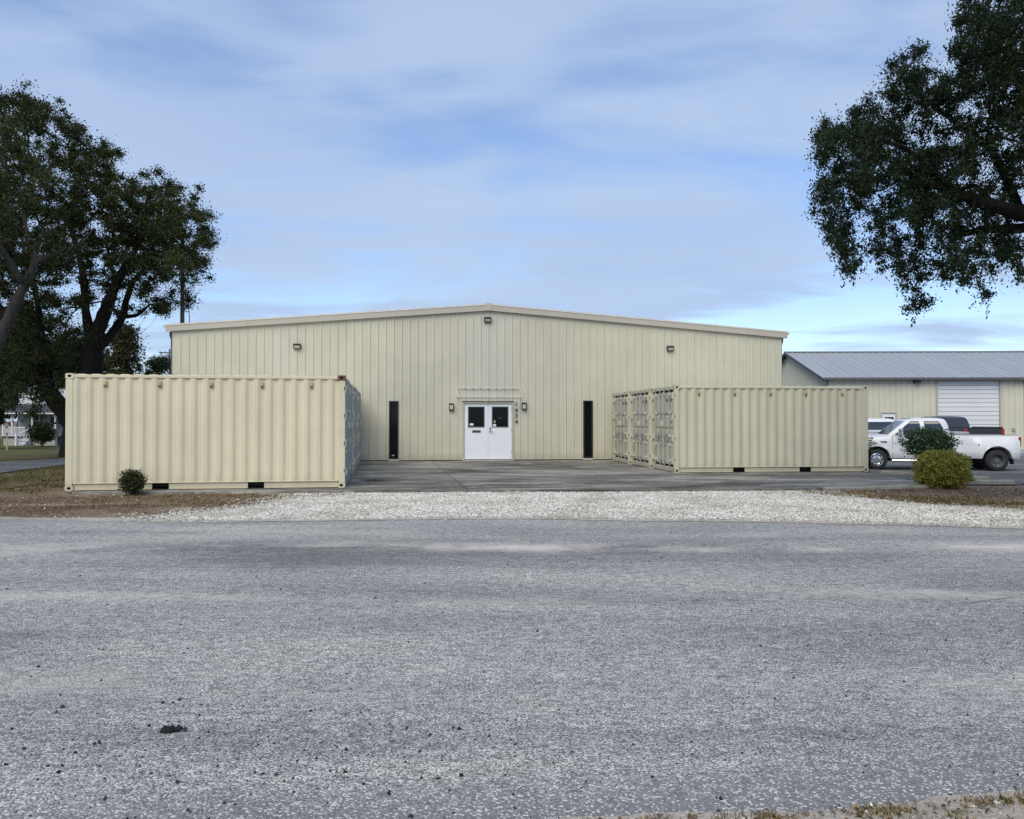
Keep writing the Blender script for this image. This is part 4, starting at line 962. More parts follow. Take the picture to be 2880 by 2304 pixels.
def pickup(name, paint, dually, label, rear_axle=4.12, marker_lamps=False, rail=1.34):
    t_ = empty(name); tag(t_, label, 'pickup truck', 'vehicles parked by the garage building')
    W = .985; ra = rear_axle; bed0, bed1 = 2.70, ra+(.82 if dually else .93); Rf, Rr = .495, .52; zc_ = .40
    def arch(x, xc, Rr_): d = abs(x-xc); return zc_+math.sqrt(max(0, Rr_*Rr_-d*d)) if d < Rr_ else 0
    def loft(secs, caps=True):
        m = MB(); n = len(secs[0][1]); rows = []
        for x, pts in secs:
            row = [(x, -y, z) for y, z in pts]+[(x, y, z) for y, z in pts[::-1]]; i = len(m.v); m.v += row; rows.append(i)
        K = 2*n
        for a, b in zip(rows[:-1], rows[1:]):
            for k in range(K): j = (k+1) % K; m.f.append((a+k, b+k, b+j, a+j)); m.m.append(0)
        if caps: m.f.append(tuple(rows[0]+k for k in range(K))); m.m.append(0); m.f.append(tuple(rows[-1]+k for k in range(K))[::-1]); m.m.append(0)
        return m
    def section(x, zr, zb, tops, flare=0.):
        zz = lambda z, k: max(z, zr+.012*k); f = lambda z: flare*(1-float(ss(.95, 1.2, z)))
        pts = [(.48, zr), (W-.045+flare, zr), (W-.008+flare, zz(.50, 1)), (W+.012+f(zz(.76, 2)), zz(.76, 2)), (W-.004+f(zz(.84, 3)), zz(.84, 3)), (W+.004+f(zz(1.0, 4)), zz(1.0, 4)), (W-.01+f(zz(zb-.10, 5)), zz(zb-.10, 5)), (W-.045, zz(zb-.02, 6))]
        return pts+[(max(0, y), z) for y, z in tops]
    xs = [-.84, -.80, -.70, -.60, -.52]+[ -.495*math.cos(math.pi*k/18) for k in range(19)]+[.52, .7, 1.0, 1.62, 2.2, 2.6, 2.655]
    secs = []
    for x in xs:
        zr = max(.44, arch(x, 0, Rf)); hood = np.interp(x, [-.84, -.7, -.4, .45, .6, 2.7], [1.10, 1.19, 1.24, 1.30, 1.31, 1.31])
        fl = .025*math.exp(-(x/.55)**4); w_ = np.interp(x, [-.84, -.7, -.5], [.10, .03, 0])
        tops = [(W-.13, hood+.012), (W*.5, hood+.05), (0, hood+.058)]; s_ = section(x, zr, hood, tops, fl)
        secs.append((x, [(max(0, y-w_*(y > .5)), z) for y, z in s_]))
    body = fix_normals(loft(secs).build('body', paint, t_)); auto_smooth(body, 40)
    secs = []; bx = [bed0, bed0+.03, bed0+.3, ra-.9, ra-.75, ra-.62, ra-.54]+[ra-Rr*math.cos(math.pi*k/18) for k in range(19)]+[ra+.54, ra+.62, ra+.75, bed1-.05, bed1]
    bx = sorted(x for x in bx if bed0 <= x <= bed1)
    for x in bx:
        zr = max(.46, arch(x, ra, Rr)); fl = (.15 if dually else .03)*float(ss(.92, .55, abs(x-ra)))
        secs.append((x, section(x, zr, rail, [(W-.045, rail+.005), (W-.12, rail+.005), (W-.135, .86), (0, .86)], fl)))
    bed = fix_normals(loft(secs).build('bed', paint, t_)); auto_smooth(bed, 40)
    MB().bb(bed0+.02, bed1, -W+.13, W-.13, .864, .868).build('bed_liner', M['dull_black'], bed)
    for s in (-1, 1): MB().bb(bed0+.02, bed1-.02, s*(W-.125), s*(W-.045), rail+.007, rail+.022, 0, .005).build('rail_cap', M['dull_black'], bed)
    MB().bb(bed1+.004, bed1+.06, -W+.14, W-.14, .62, rail-.01, 0, .03).build('tailgate', paint, t_)
    MB().bb(bed1+.05, bed1+.075, -.80, .80, rail-.06, rail-.01, 0, .01).build('tailgate_spoiler', M['dull_black'], t_)
    m = MB().lathe([(0, 0), (0, .085), (-.012, .095)], 20, 'x', (bed1+.068, 0, 1.12)); o = m.build('oval_emblem', M['chrome'], t_)
    for v in o.data.vertices: v.co.z = 1.12+(v.co.z-1.12)*.45
    # cab: stacked rounded rectangles
    lv = [(1.28, .34, 2.65, .955), (1.36, .42, 2.65, .95), (1.60, .70, 2.63, .905), (1.80, .94, 2.57, .845), (1.90, 1.08, 2.52, .805), (1.955, 1.20, 2.45, .755), (1.985, 1.40, 2.30, .62), (2.0, 1.6, 2.1, .35)]
    m = MB(); rows = []
    for z, a, b, y in lv:
        c = .16 if z < 1.95 else .2; c2 = .10; row = []
        for (qx, qy, sx, sy) in ((a, -y, 1, 1), (b, -y, -1, 1), (b, y, -1, -1), (a, y, 1, -1)):
            arc = [(qx+sx*c*(1-math.cos(t)), qy+sy*c2*(1-math.sin(t))) for t in (0, .52, 1.05, 1.571)]
            if (sx, sy) in ((-1, 1), (1, -1)): arc = arc[::-1]
            row += arc
        i = len(m.v); m.v += [(x, y_, z+(0 if z < 1.9 else .018*math.cos((y_/1.0)*1.4)) ) for x, y_ in row]; rows.append(i)
    for a, b in zip(rows[:-1], rows[1:]):
        for k in range(16): j = (k+1) % 16; m.f.append((a+k, a+j, b+j, b+k)); m.m.append(0)
    m.f.append(tuple(rows[-1]+k for k in range(16))); m.m.append(0)
    cab = fix_normals(m.build('cab', paint, t_)); auto_smooth(cab, 40)
    zl = [q[0] for q in lv]; fa = lambda z: np.interp(z, zl, [q[1] for q in lv]); ba = lambda z: np.interp(z, zl, [q[2] for q in lv]); ya = lambda z: np.interp(z, zl, [q[3] for q in lv])
    def side_glass(pl, pr, s, off, nm, mat, par):
        m = MB(); zs = np.linspace(pl[0][1], pl[-1][1], 7); rws = []
        for z in zs:
            xl = np.interp(z, [p[1] for p in pl], [p[0] for p in pl]); xr = np.interp(z, [p[1] for p in pr], [p[0] for p in pr]); y = s*(ya(z)+off); rws.append(((xl, y, z), (xr, y, z)))
        for (a, b), (c, d) in zip(rws[:-1], rws[1:]): m.quad(a, b, d, c)
        return m.build(nm, mat, par)
    for s in (-1, 1):
        for pl, pr in ((((.66, 1.36), (1.10, 1.74), (1.27, 1.86)), ((1.56, 1.36), (1.55, 1.78), (1.50, 1.86))), (((1.78, 1.36), (1.74, 1.86)), ((2.36, 1.36), (2.33, 1.7), (2.22, 1.86)))):
            g = lambda p, d: tuple((q[0]+d, q[1]+(-.018 if k == 0 else (.018 if k == len(p)-1 else 0))) for k, q in enumerate(p))
            tr = side_glass(g(pl, -.022), g(pr, .022), s, .004, 'window_trim', M['dull_black'], cab); side_glass(pl, pr, s, .010, 'window', M['car_glass'], cab)
        # doors: handles and seams
        for xh in (1.40, 2.36): MB().bb(xh-.11, xh+.11, s*(W+.0), s*(W+.035), 1.10, 1.14, 0, .012).build('door_handle', M['dull_black'] if paint is M['car_dark'] else paint, body)
        for xs_ in (.56, 1.66, 2.62): MB().bb(xs_-.004, xs_+.004, s*(W-.06), s*(W+.0145), .50, 1.27).build('door_seam', M['under'], body)
        # mirror
        m = MB().bb(.72, .88, s*1.12, s*1.33, 1.30, 1.60, 0, .045); m.build('mirror', M['chrome'] if dually else M['dull_black'], t_); MB().tube([(.80, s*.95, 1.36), (.80, s*1.14, 1.40)], .03, 8).build('mirror_arm', M['dull_black'], t_)
        # lamps
        MB().bb(-.86, -.74, s*.62, s*.90, .92, 1.10, 0, .02).build('headlight', M['clear_lens'], t_)
        MB().bb(bed1-.06, bed1+.045, s*(W-.13), s*(W+.012), rail-.42, rail-.06, 0, .02).build('tail_lamp', M['red_lens'], t_)
        m = MB().tube([(.55, s*(W-.06), .36), (2.5, s*(W-.06), .36)], .05, 8); m.build('running_board', M['dull_black'] if not dually else M['chrome'], t_)
        m = MB().bb(ra+Rr+.02, ra+Rr+.04, s*(W-.25), s*(W+(.12 if dually else .0)), .26, .55); m.build('mud_flap', M['under'], t_)
        if dually:
            m = MB(); pts = [(.10, 1.10), (.34, 1.10), (.40, .93), (.26, .97)]; m.poly([(x, s*(W+.018), z) for x, z in pts]); m.build('fender_vent', M['dull_black'], body)
            MB().bb(ra-.66, ra-.60, s*(W+.10), s*(W+.15), .98, 1.01, 0, .004).build('side_marker', M['amber'], bed)
    # windshield and rear glass
    def end_glass(f, z0, z1, inset, off, nm, par):
        m = MB(); zs = np.linspace(z0, z1, 6); rw = []
        for z in zs:
            y = ya(z)-inset; rw.append([(f(z)+off*(1-.0)+.05*(q/1.0)**2*(1 if off < 0 else -1)*0, q*y, z) for q in np.linspace(-1, 1, 7)])
        for a, b in zip(rw[:-1], rw[1:]):
            for k in range(6): m.quad(a[k], a[k+1], b[k+1], b[k])
        return m.build(nm, M['car_glass'], par)
    end_glass(fa, 1.37, 1.885, .115, -.012, 'windshield', cab); end_glass(ba, 1.44, 1.83, .13, .012, 'rear_window', cab)
    for y in (-.5, .2): MB().tube([(.42, y, 1.36), (.58, y+.45, 1.50)], .008, 6).build('wiper', M['black'], cab)
    # front and rear bumpers, grille, frame
    MB().bb(-.875, -.80, -.60, .60, .80, 1.08, 0, .02).build('grille', M['chrome'], t_); MB().bb(-.885, -.86, -.5, .5, .85, 1.03, 0, .005).build('grille_mesh', M['black'], t_)
    MB().bb(-1.0, -.82, -.95, .95, .48, .72, 0, .05).build('front_bumper', M['chrome'], t_); MB().bb(bed1+.02, bed1+.15, -.93, .93, .52, .72, 0, .04).build('rear_bumper', M['chrome'], t_)
    m = MB().bb(-.7, bed1-.1, -.46, .46, .36, .62); m.build('chassis', M['under'], t_); m = MB().bb(.55, 2.6, -.9, .9, .40, .47); m.build('floor_pan', M['under'], t_)
    MB().tube([(ra, -.85, .40), (ra, .85, .40)], .07, 8).build('axle', M['under'], t_); MB().tube([(0, -.8, .40), (0, .8, .40)], .06, 8).build('axle', M['under'], t_)
    if marker_lamps:
        for y in (-.55, -.3, 0, .3, .55): MB().bb(1.24, 1.34, y-.035, y+.035, 1.955, 1.992+.005, 0, .012).build('roof_marker', M['dull_black'], cab)
    MB().bb(1.15, 1.35, .28, .58, .95, 1.72, 0, .06).build('seat', M['siding'] if dually else M['dull_black'], cab)
    # wheels
    def wheel(x, y, s, deep, w=.24):
        m = MB().lathe([(-w*.5, .24), (-w*.5, .33), (-w*.42, .385), (-w*.25, .40), (w*.25, .40), (w*.42, .385), (w*.5, .33), (w*.5, .24), (w*.1, .22), (-w*.1, .22), (-w*.5, .24)], 28, 'y')
        wl_ = m.build('wheel', M['tyre'], t_, True); wl_.location = (x, y, .40); m = MB(); o = s
        if deep: m.lathe([(o*w*.5, .245), (o*w*.44, .225), (-o*w*.15, .20), (-o*w*.25, .15), (-o*w*.2, .09), (o*w*.05, .08), (o*w*.07, .0)], 24, 'y')
        else: m.lathe([(o*w*.5, .245), (o*w*.44, .225), (o*w*.25, .20), (o*w*.48, .155), (o*w*.50, .09), (o*w*.62, .07), (o*w*.62, .0)], 24, 'y')
        rm = fix_normals(m.build('rim', M['grey_frame'] if deep and dually else M['chrome'], wl_)); auto_smooth(rm, 40)
        m = MB()
        for k in range(8):
            t = k*math.pi/4; m.lathe([(o*w*(.36 if not deep else -.16), 0), (o*w*(.40 if not deep else -.14), .030)], 8, 'y', (.178*math.cos(t), 0, .178*math.sin(t)))
        tag(m.build('wheel_openings', M['under'], wl_), kind='stuff')
    for s in (-1, 1):
        wheel(0, s*.84, s, False)
        if dually: wheel(ra, s*1.0, s, True); wheel(ra, s*.70, s, True)
        else: wheel(ra, s*.84, s, False)
    for xc, rr_, y0, y1 in ((0, Rf, .45, W-.05), (ra, Rr, .45, W-.05)):
        for s in (-1, 1):
            m = MB(); K = 14
            for k in range(K):
                a, b = math.pi*k/K, math.pi*(k+1)/K; q = rr_+.004
                m.quad((xc+q*math.cos(a), s*y0, zc_+q*math.sin(a)), (xc+q*math.cos(b), s*y0, zc_+q*math.sin(b)), (xc+q*math.cos(b), s*y1, zc_+q*math.sin(b)), (xc+q*math.cos(a), s*y1, zc_+q*math.sin(a)))
            m.poly([(xc+(rr_)*math.cos(math.pi*k/K), s*y0, zc_+rr_*math.sin(math.pi*k/K)) for k in range(K+1)]); m.build('wheel_well', M['under'], t_)
    return t_
LOTZ = lambda x, y: float(G(x, y))+.03
t1 = pickup('pickup_truck', M['car_white'], True, 'white crew cab pickup with dual rear wheels parked sideways beside the right container', 4.2, True)
fx, fy = 14.33, 32.75; t1.location = (fx, fy, LOTZ(fx+2, fy)); t1.rotation_euler = (0, 0, R(-11.5))
MB().bb(2.78, 3.35, -.78, .78, 1.02, 1.47, 0, .03).build('toolbox', M['galv'], t1)
t2 = pickup('pickup_truck', M['car_dark'], False, 'charcoal pickup seen from behind, parked nose in before the overhead door', 3.7, False, 1.50)
t2.rotation_euler = (0, 0, R(-81)); t2.location = (21.45, 43.4, LOTZ(22, 42)); t2.scale = (1.05, 1.05, 1.05)
t3 = pickup('pickup_truck', M['car_silver'], False, 'white vehicle mostly hidden behind the white crew cab pickup', 3.7)
t3.rotation_euler = (0, 0, R(-90)); t3.location = (18.05, 42.9, LOTZ(18, 42))

# ------------------------------------------------------------------ trees
def tube_np(a, b, ra, rb, n=5):
    d = b-a; L = np.linalg.norm(d, axis=1, keepdims=True)+1e-9; d = d/L
    ref = np.where(np.abs(d[:, 2:3]) < .9, np.array([[0, 0, 1.]]), np.array([[1., 0, 0]])); u = np.cross(d, ref); u /= np.linalg.norm(u, axis=1, keepdims=True); w = np.cross(d, u)
    t = np.arange(n)*2*math.pi/n; ring = u[:, None]*np.cos(t)[None, :, None]+w[:, None]*np.sin(t)[None, :, None]
    v = np.concatenate([a[:, None]+ring*ra[:, None, None], (b+d*rb[:, None]*.4)[:, None]+ring*rb[:, None, None]], 1)
    k = np.arange(n); q = np.stack([k, (k+1) % n, (k+1) % n+n, k+n], 1); f = (q[None]+(np.arange(len(a))*2*n)[:, None, None]).reshape(-1, 4)
    return v.reshape(-1, 3), f
def grow(name, label, cat, limbs, centers, leafmat, bark, per, rad, lsize, group=None, k_r=.012, flat=.7, droop=0., up=.25, rmin=.008, seg=.8, aspect=.5, drip=0):
    """limbs: list of [(x,y,z,r)...]; centers (N,3)"""
    base = limbs[0][0]; root = empty(name, base[:3]); tag(root, label, cat, group); off = np.array(base[:3])
    mb = MB(); nodes = []; par = []; rad_min = []
    for lb in limbs:
        pts = [Vector(p[:3]) for p in lb]; rs = [p[3] for p in lb]; fine = []; fr = []
        for i in range(len(pts)-1):
            p0 = pts[max(i-1, 0)]; p1 = pts[i]; p2 = pts[i+1]; p3 = pts[min(i+2, len(pts)-1)]; K = 5
            for q in range(K):
                t = q/K; c = .5*((2*p1)+(p2-p0)*t+(2*p0-5*p1+4*p2-p3)*t*t+(3*p1-p0-3*p2+p3)*t**3)
                j = rs[i]*.10; fine.append(c+Vector((random.uniform(-j, j), random.uniform(-j, j), 0))); fr.append((rs[i]+(rs[i+1]-rs[i])*t)*random.uniform(.93, 1.07))
        fine.append(pts[-1]); fr.append(rs[-1]); mb.tube([p-Vector(off) for p in fine], fr, 12)
        first = len(nodes)
        for i, p in enumerate(fine): nodes.append(p); par.append(-1 if i == 0 else first+i-1); rad_min.append(fr[i])
    NL = len(nodes); A = np.array([tuple(p) for p in nodes]); rmn = list(rad_min); C = np.asarray(centers)
    d0 = np.min(np.linalg.norm(C[:, None]-A[None, ::3], axis=2), axis=1); order = np.argsort(d0)
    pos = np.zeros((NL+len(C)*9, 3)); pos[:NL] = A; cnt = NL; par = par+[0]*(len(C)*9)
    lowpen = np.zeros(len(pos)); lowpen[:NL] = [0.9 if (k % 1 == 0 and nodes[k].z-off[2] < .25*(C[:, 2].max()-off[2])) else 0 for k in range(NL)]
    for ci in order:
        c = C[ci]; dist = np.linalg.norm(pos[:cnt]-c, axis=1)+lowpen[:cnt]*2; b = int(np.argmin(dist)); D = np.linalg.norm(pos[b]-c); ns = max(1, min(8, int(D/seg)+1)); prev = b; s0 = pos[b].copy()
        sag = RNG.normal(0, .07*D, 3); sag[2] += .06*D
        for q in range(1, ns+1):
            t = q/ns; pos[cnt] = s0+(c-s0)*t+sag*math.sin(math.pi*t)+(RNG.normal(0, .02*D, 3) if q < ns else 0); par[cnt] = prev; prev = cnt; cnt += 1
    w = np.zeros(cnt); has = np.ones(cnt)
    for i in range(cnt-1, -1, -1):
        if i >= NL: w[i] += 1 if w[i] == 0 else 0
        if i >= NL and par[i] >= 0: w[par[i]] += w[i]
    r = np.maximum(rmin, k_r*np.sqrt(np.maximum(w, 1))); idx = np.arange(NL, cnt); pr = np.array([par[i] for i in idx])
    rp = np.minimum(r[pr], r[idx]*1.35); big = pr < NL
    rp = np.where(big, r[idx]*1.3, rp)
    v1, f1 = tube_np(pos[pr]-off, pos[idx]-off, rp, r[idx], 5)
    n0 = len(mb.v); trunk_v = np.array(mb.v); me = bpy.data.meshes.new('trunk')
    me.from_pydata(mb.v, [], mb.f); me.materials.append(bark); me.polygons.foreach_set('use_smooth', [True]*len(me.polygons)); link('trunk', me, root)
    tag(link('branches', np_mesh('branches', v1, f1, bark), root), kind='stuff')
    # leaves around centres and along the outer twigs
    tw = idx[w[idx] <= 3]; mids = pos[tw]; cen = np.concatenate([C, mids[RNG.random(len(mids)) < .55]])
    n = len(cen); cnts = RNG.poisson(per*(.55+.9*RNG.random(n))); p = np.repeat(cen, cnts, axis=0); rr_ = np.repeat(rad*(.6+.8*RNG.random(n)), cnts)
    gs = RNG.normal(size=p.shape); gs *= (np.clip(np.abs(RNG.normal(0, .58, len(p)))**.8, 0, 1.25)/(np.linalg.norm(gs, axis=1)+1e-9))[:, None]; gs[:, 2] *= flat
    p = p+gs*rr_[:, None]
    if drip:
        lowc = cen[RNG.random(n) < .22]; reps = drip; t = RNG.random((len(lowc), reps)); ln = RNG.uniform(.15, .55, (len(lowc), 1))
        dv = RNG.normal(0, .05, (len(lowc), 1, 2))*t[..., None]+RNG.normal(0, .022, (len(lowc), reps, 2))+RNG.normal(0, rad*.25, (len(lowc), 1, 2))
        q = np.zeros((len(lowc), reps, 3)); q[..., :2] = lowc[:, None, :2]+dv; q[..., 2] = lowc[:, None, 2]-t*ln; p = np.concatenate([p, q.reshape(-1, 3)])
    leaf_quads('crown', p-off, lsize, leafmat, up, root, aspect, droop); return root
def lobes(lst, Y0, dy, dens, extra=None):
    out = []
    for px, py, r in lst:
        m = r*Y0/F_PX; n = max(3, int(dens*m*m)); a = RNG.random(n)*6.283; q = np.sqrt(RNG.random(n)); q = np.where((RNG.random(n) < .10) & (r > 34), 1.0+.35*RNG.random(n), q)
        for k in range(n):
            t = RNG.normal(0, dy); s = math.sqrt(max(.25, 1-min(.75, (t/(dy*2.4))**2))); out.append(tuple(P(px+math.cos(a[k])*q[k]*r*s, py+math.sin(a[k])*q[k]*r*s, Y0+t)))
    return np.array(out)
def limb(lst, Y0):   # (px, py, dY, radius)
    return [(*P(px, py, Y0+d), r) for px, py, d, r in lst]
YA = 42.0
lobA = [(500, 620, 85), (550, 680, 55), (440, 590, 90), (350, 560, 90), (270, 470, 75), (205, 420, 70), (110, 350, 85), (40, 320, 70), (160, 520, 120), (290, 620, 110), (410, 690, 110), (490, 740, 80), (540, 760, 45), (440, 820, 50), (340, 740, 90), (455, 870, 32), (520, 840, 30), (100, 640, 120), (0, 480, 120), (0, 690, 120), (190, 730, 80), (60, 800, 90), (230, 840, 50), (560, 610, 30), (300, 430, 30), (215, 350, 24), (50, 265, 35), (395, 520, 34), (-120, 560, 150), (-120, 380, 120), (150, 880, 60), (385, 860, 25), (590, 690, 25), (480, 550, 40), (380, 620, 60), (40, 1075, 55), (120, 1105, 40), (170, 1110, 35), (95, 1155, 26), (20, 1130, 22), (70, 1010, 70), (-20, 960, 80), (150, 980, 60), (190, 1040, 40), (220, 930, 40), (60, 930, 70), (330, 860, 30)]
cA = lobes(lobA, YA, 2.3, 19)
zb = float(G(-22.6, YA))
x0, y0 = P(205, 1280, YA).x, YA
limbsA = [[(x0, YA, zb-.2, .75), (*P(225, 1170, YA), .60), (*P(252, 1050, YA), .56), (*P(262, 970, YA), .50), (*P(285, 900, YA-.2), .34), (*P(315, 820, YA-.5), .26), (*P(360, 730, YA-.8), .18), (*P(410, 650, YA-1), .09)],
          limb([(262, 975, 0, .36), (300, 955, .3, .24), (338, 900, .6, .20), (350, 860, .8, .17), (375, 790, 1.0, .12), (440, 720, 1.2, .07)], YA), limb([(345, 890, .7, .13), (385, 885, .8, .09), (420, 855, 1, .05)], YA),
          limb([(256, 960, 0, .30), (240, 880, -.6, .22), (232, 780, -1, .18), (215, 700, -1.2, .14), (180, 600, -1.5, .08)], YA), limb([(290, 890, 0, .16), (312, 860, .4, .12), (318, 780, .6, .09), (300, 700, .8, .06)], YA),
          limb([(215, 1200, 0, .48), (150, 1120, .5, .42), (95, 1020, 1, .38), (40, 930, 1.4, .33), (-20, 840, 1.8, .26), (-60, 700, 2, .16)], YA), limb([(150, 1115, .5, .24), (125, 1010, 0, .20), (110, 900, -.3, .16), (90, 780, -.6, .11), (70, 650, -1, .07)], YA)]
grow('live_oak_tree', 'big dark live oak with forked trunk behind the left container', 'tree', limbsA, cA, M['leaf_oak'], M['bark_dark'], 125, .50, .112, 'large trees', .014, .75, up=.3)
# second oak whose pale leaning trunk enters from the left edge
YC = 33.0
lobC = [(70, 640, 70), (150, 690, 50), (20, 560, 80), (-60, 600, 120), (-150, 700, 140), (210, 715, 35), (110, 770, 40), (-40, 430, 110), (90, 480, 70), (30, 380, 60), (-200, 450, 140)]
limbsC = [limb([(-95, 1330, 0, .36), (-70, 1150, 0, .30), (-25, 1010, 0, .25), (20, 900, 0, .21), (65, 800, 0, .17), (95, 735, .3, .13), (70, 640, .8, .08), (50, 520, 1, .06)], YC), limb([(92, 740, .3, .13), (150, 712, .5, .09), (215, 690, .8, .055), (262, 640, 1, .015)], YC), limb([(65, 800, 0, .15), (0, 700, -.8, .11), (-60, 600, -1, .07)], YC)]
limbsC[0][0] = (limbsC[0][0][0], YC, float(G(limbsC[0][0][0], YC))-.1, .46)
grow('live_oak_tree', 'grey leaning oak trunk with leafy limbs at the left edge', 'tree', limbsC, lobes(lobC, YC, 1.8, 13), M['leaf_oak'], M['bark_grey'], 80, .48, .12, 'large trees', .013, .75, up=.3)
# right-hand oak: limb and hanging foliage over the yard
YD = 15.5
lobD = [(2395, 430, 90), (2340, 400, 48), (2310, 440, 28), (2365, 545, 75), (2370, 640, 55), (2395, 715, 38), (2480, 340, 85), (2430, 360, 45), (2555, 200, 60), (2590, 130, 26), (2620, 270, 85), (2550, 440, 110), (2550, 590, 100), (2650, 470, 110), (2650, 620, 90), (2740, 560, 60), (2800, 690, 60), (2830, 520, 45), (2800, 620, 45), (2770, 110, 95), (2740, 50, 50), (2860, 60, 120), (2800, 240, 105), (2870, 380, 110), (2730, 380, 70), (2700, 230, 60),
        (2500, 690, 48), (2555, 745, 45), (2560, 820, 28), (2570, 870, 17), (2625, 770, 42), (2612, 840, 24), (2700, 720, 50), (2770, 760, 32), (2775, 825, 13), (2850, 700, 52), (2865, 770, 22), (2480, 740, 24), (2720, 780, 20), (2930, 480, 80), (2960, 250, 150), (3050, 480, 150), (3120, 120, 170), (2950, -100, 150), (3200, 350, 150), (2440, 490, 60), (2390, 760, 15)]
limbsD = [limb([(3330, 1420, 2, .55), (3290, 1100, 2, .46), (3220, 860, 1.6, .40), (3110, 700, 1, .30), (2980, 610, .3, .20), (2870, 596, -.4, .15), (2780, 570, -.6, .11), (2690, 540, -.3, .09), (2600, 500, -.3, .05)], YD),
          limb([(2990, 610, .5, .15), (2880, 640, .3, .10), (2770, 645, .2, .07), (2680, 665, .2, .045)], YD), limb([(3220, 860, 1.6, .30), (3160, 560, 1.8, .22), (3040, 330, 1.5, .15), (2900, 180, 1, .09), (2780, 110, .5, .05)], YD), limb([(2870, 590, 0, .10), (2800, 430, .3, .07), (2680, 330, .5, .05), (2580, 250, .5, .03)], YD), limb([(2690, 540, -.3, .06), (2560, 420, -.5, .04), (2450, 390, -.6, .025)], YD), limb([(2790, 570, 0, .06), (2740, 520, .2, .05), (2660, 560, .2, .03)], YD)]
limbsD[0][0] = (limbsD[0][0][0], limbsD[0][0][1], -.2, .60)
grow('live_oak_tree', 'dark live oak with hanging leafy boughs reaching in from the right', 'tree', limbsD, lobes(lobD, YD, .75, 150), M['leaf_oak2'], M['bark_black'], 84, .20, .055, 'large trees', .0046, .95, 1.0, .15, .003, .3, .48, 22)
# trees in the distance
def far_tree(label, px, py_top, py_bot, half, Y, mat, dens=5, lsize=.26, shape='round'):
    x = (px-CX)/F_PX*Y; zb_ = float(G(x, Y)); top = CAM_H+(HY-py_top)/F_PX*Y; lo = max(zb_+.8, CAM_H+(HY-py_bot)/F_PX*Y); hw = half*Y/F_PX; n = int(dens*hw*hw*3); C = []
    while len(C) < n:
        t = RNG.random(); z = lo+(top-lo)*t; pr = (math.sqrt(max(0, 1-(2*t-.75)**2/1.6))) if shape == 'round' else max(.12, 1-t)**.65; a = RNG.random()*6.283; q = math.sqrt(RNG.random())*pr*hw*(.75+.35*math.sin(3*a+px)); C.append((x+q*math.cos(a), Y+q*math.sin(a), z))
    lim = [[(x, Y, zb_-.2, .05*hw+.12), (x+.2, Y, zb_+(top-zb_)*.3, .04*hw+.08), (x-.1, Y, zb_+(top-zb_)*.6, .03*hw+.04), (x, Y, zb_+(top-zb_)*.9, .04)]]
    return grow('background_tree', label, 'tree', lim, np.array(C), mat, M['bark_dark'], 95, .95, lsize, 'trees behind the side street', .02, .7, up=.35, seg=1.5)
far_tree('rusty green conifer behind the left end of the warehouse', 345, 925, 1160, 92, 72, M['leaf_fir'], 6, .22, 'cone')
far_tree('low dark tree beside the far crossarm pole', 448, 1008, 1150, 48, 98, M['leaf_far'], 6, .26)
far_tree('broad dark tree behind the forked oak trunk', 215, 960, 1180, 130, 92, M['leaf_far'], 4, .34)
far_tree('dark tree towering behind the white porch house', 55, 860, 1165, 130, 100, M['leaf_far'], 4, .36)
far_tree('dark tree at the left edge above the porch roof', -60, 980, 1190, 120, 68, M['leaf_far'], 5, .28)

# ------------------------------------------------------------------ shrubs
def shrub(name, label, x, y, zb_, rx, h, n, mat, lsize, low=.0, seed=1, stems=7, box=2.0, up=.15, par=.12):
    root = empty(name, (x, y, zb_)); tag(root, label, 'shrub'); rr_ = np.random.default_rng(seed)
    u = rr_.normal(size=(n, 3)); u /= np.linalg.norm(u, axis=1, keepdims=True); e = (np.abs(u)**box).sum(1)**(-1/box)*1.0
    lump = 1+.13*np.sin(u[:, 0]*7+seed)*np.sin(u[:, 2]*6+1)+.09*np.sin(u[:, 1]*11+u[:, 2]*9)+.05*np.sin(u[:, 0]*19+u[:, 2]*15); rad = rr_.random(n)**.28*lump*(1+rr_.normal(0, par*.5, n))
    p = u*(e*rad)[:, None]*np.array([rx, rx, (h-low)/2]); p[:, 2] += low+(h-low)/2; p = p[p[:, 2] > .01]
    leaf_quads('foliage', p, lsize, mat, up, root, .55); m = MB()
    for k in range(stems):
        a = k*2.4+seed; q = rx*.75*random.uniform(.4, 1); m.tube([(random.uniform(-.05, .05), random.uniform(-.05, .05), -.05), (q*.45*math.cos(a), q*.45*math.sin(a), h*.35), (q*math.cos(a), q*math.sin(a), h*.75)], [.018, .012, .006], 5)
    m.build('stems', M['bark_dark'], root); return root
shrub('boxwood_shrub', 'small dark boxwood in front of the left container', -8.18, 17.72, -.05, (.255), .54, 4200, M['leaf_box'], .040, .04, 3, 8, 2.2, .35, .22)
shrub('round_shrub', 'clipped round yellow green shrub in the right planting bed', 10.28, 19.62, -.08, .585, .92, 17000, M['leaf_round'], .048, .0, 5, 9, 2.7, .35, .06)
shrub('leafy_shrub', 'dark green leafy shrub in front of the white pickup', 12.28, 24.2, float(G(12.15, 24.2)), .69, 1.46, 6500, M['leaf_glossy'], .065, .58, 9, 12, 2.4, .3, .16)
shrub('leafy_shrub', 'small sprig of shrub at the right end of the right container', 11.38, 26.2, float(G(11.4, 26.2)), .24, 1.12, 230, M['leaf_glossy'], .07, .55, 11, 5, 2.0, .3, .3)

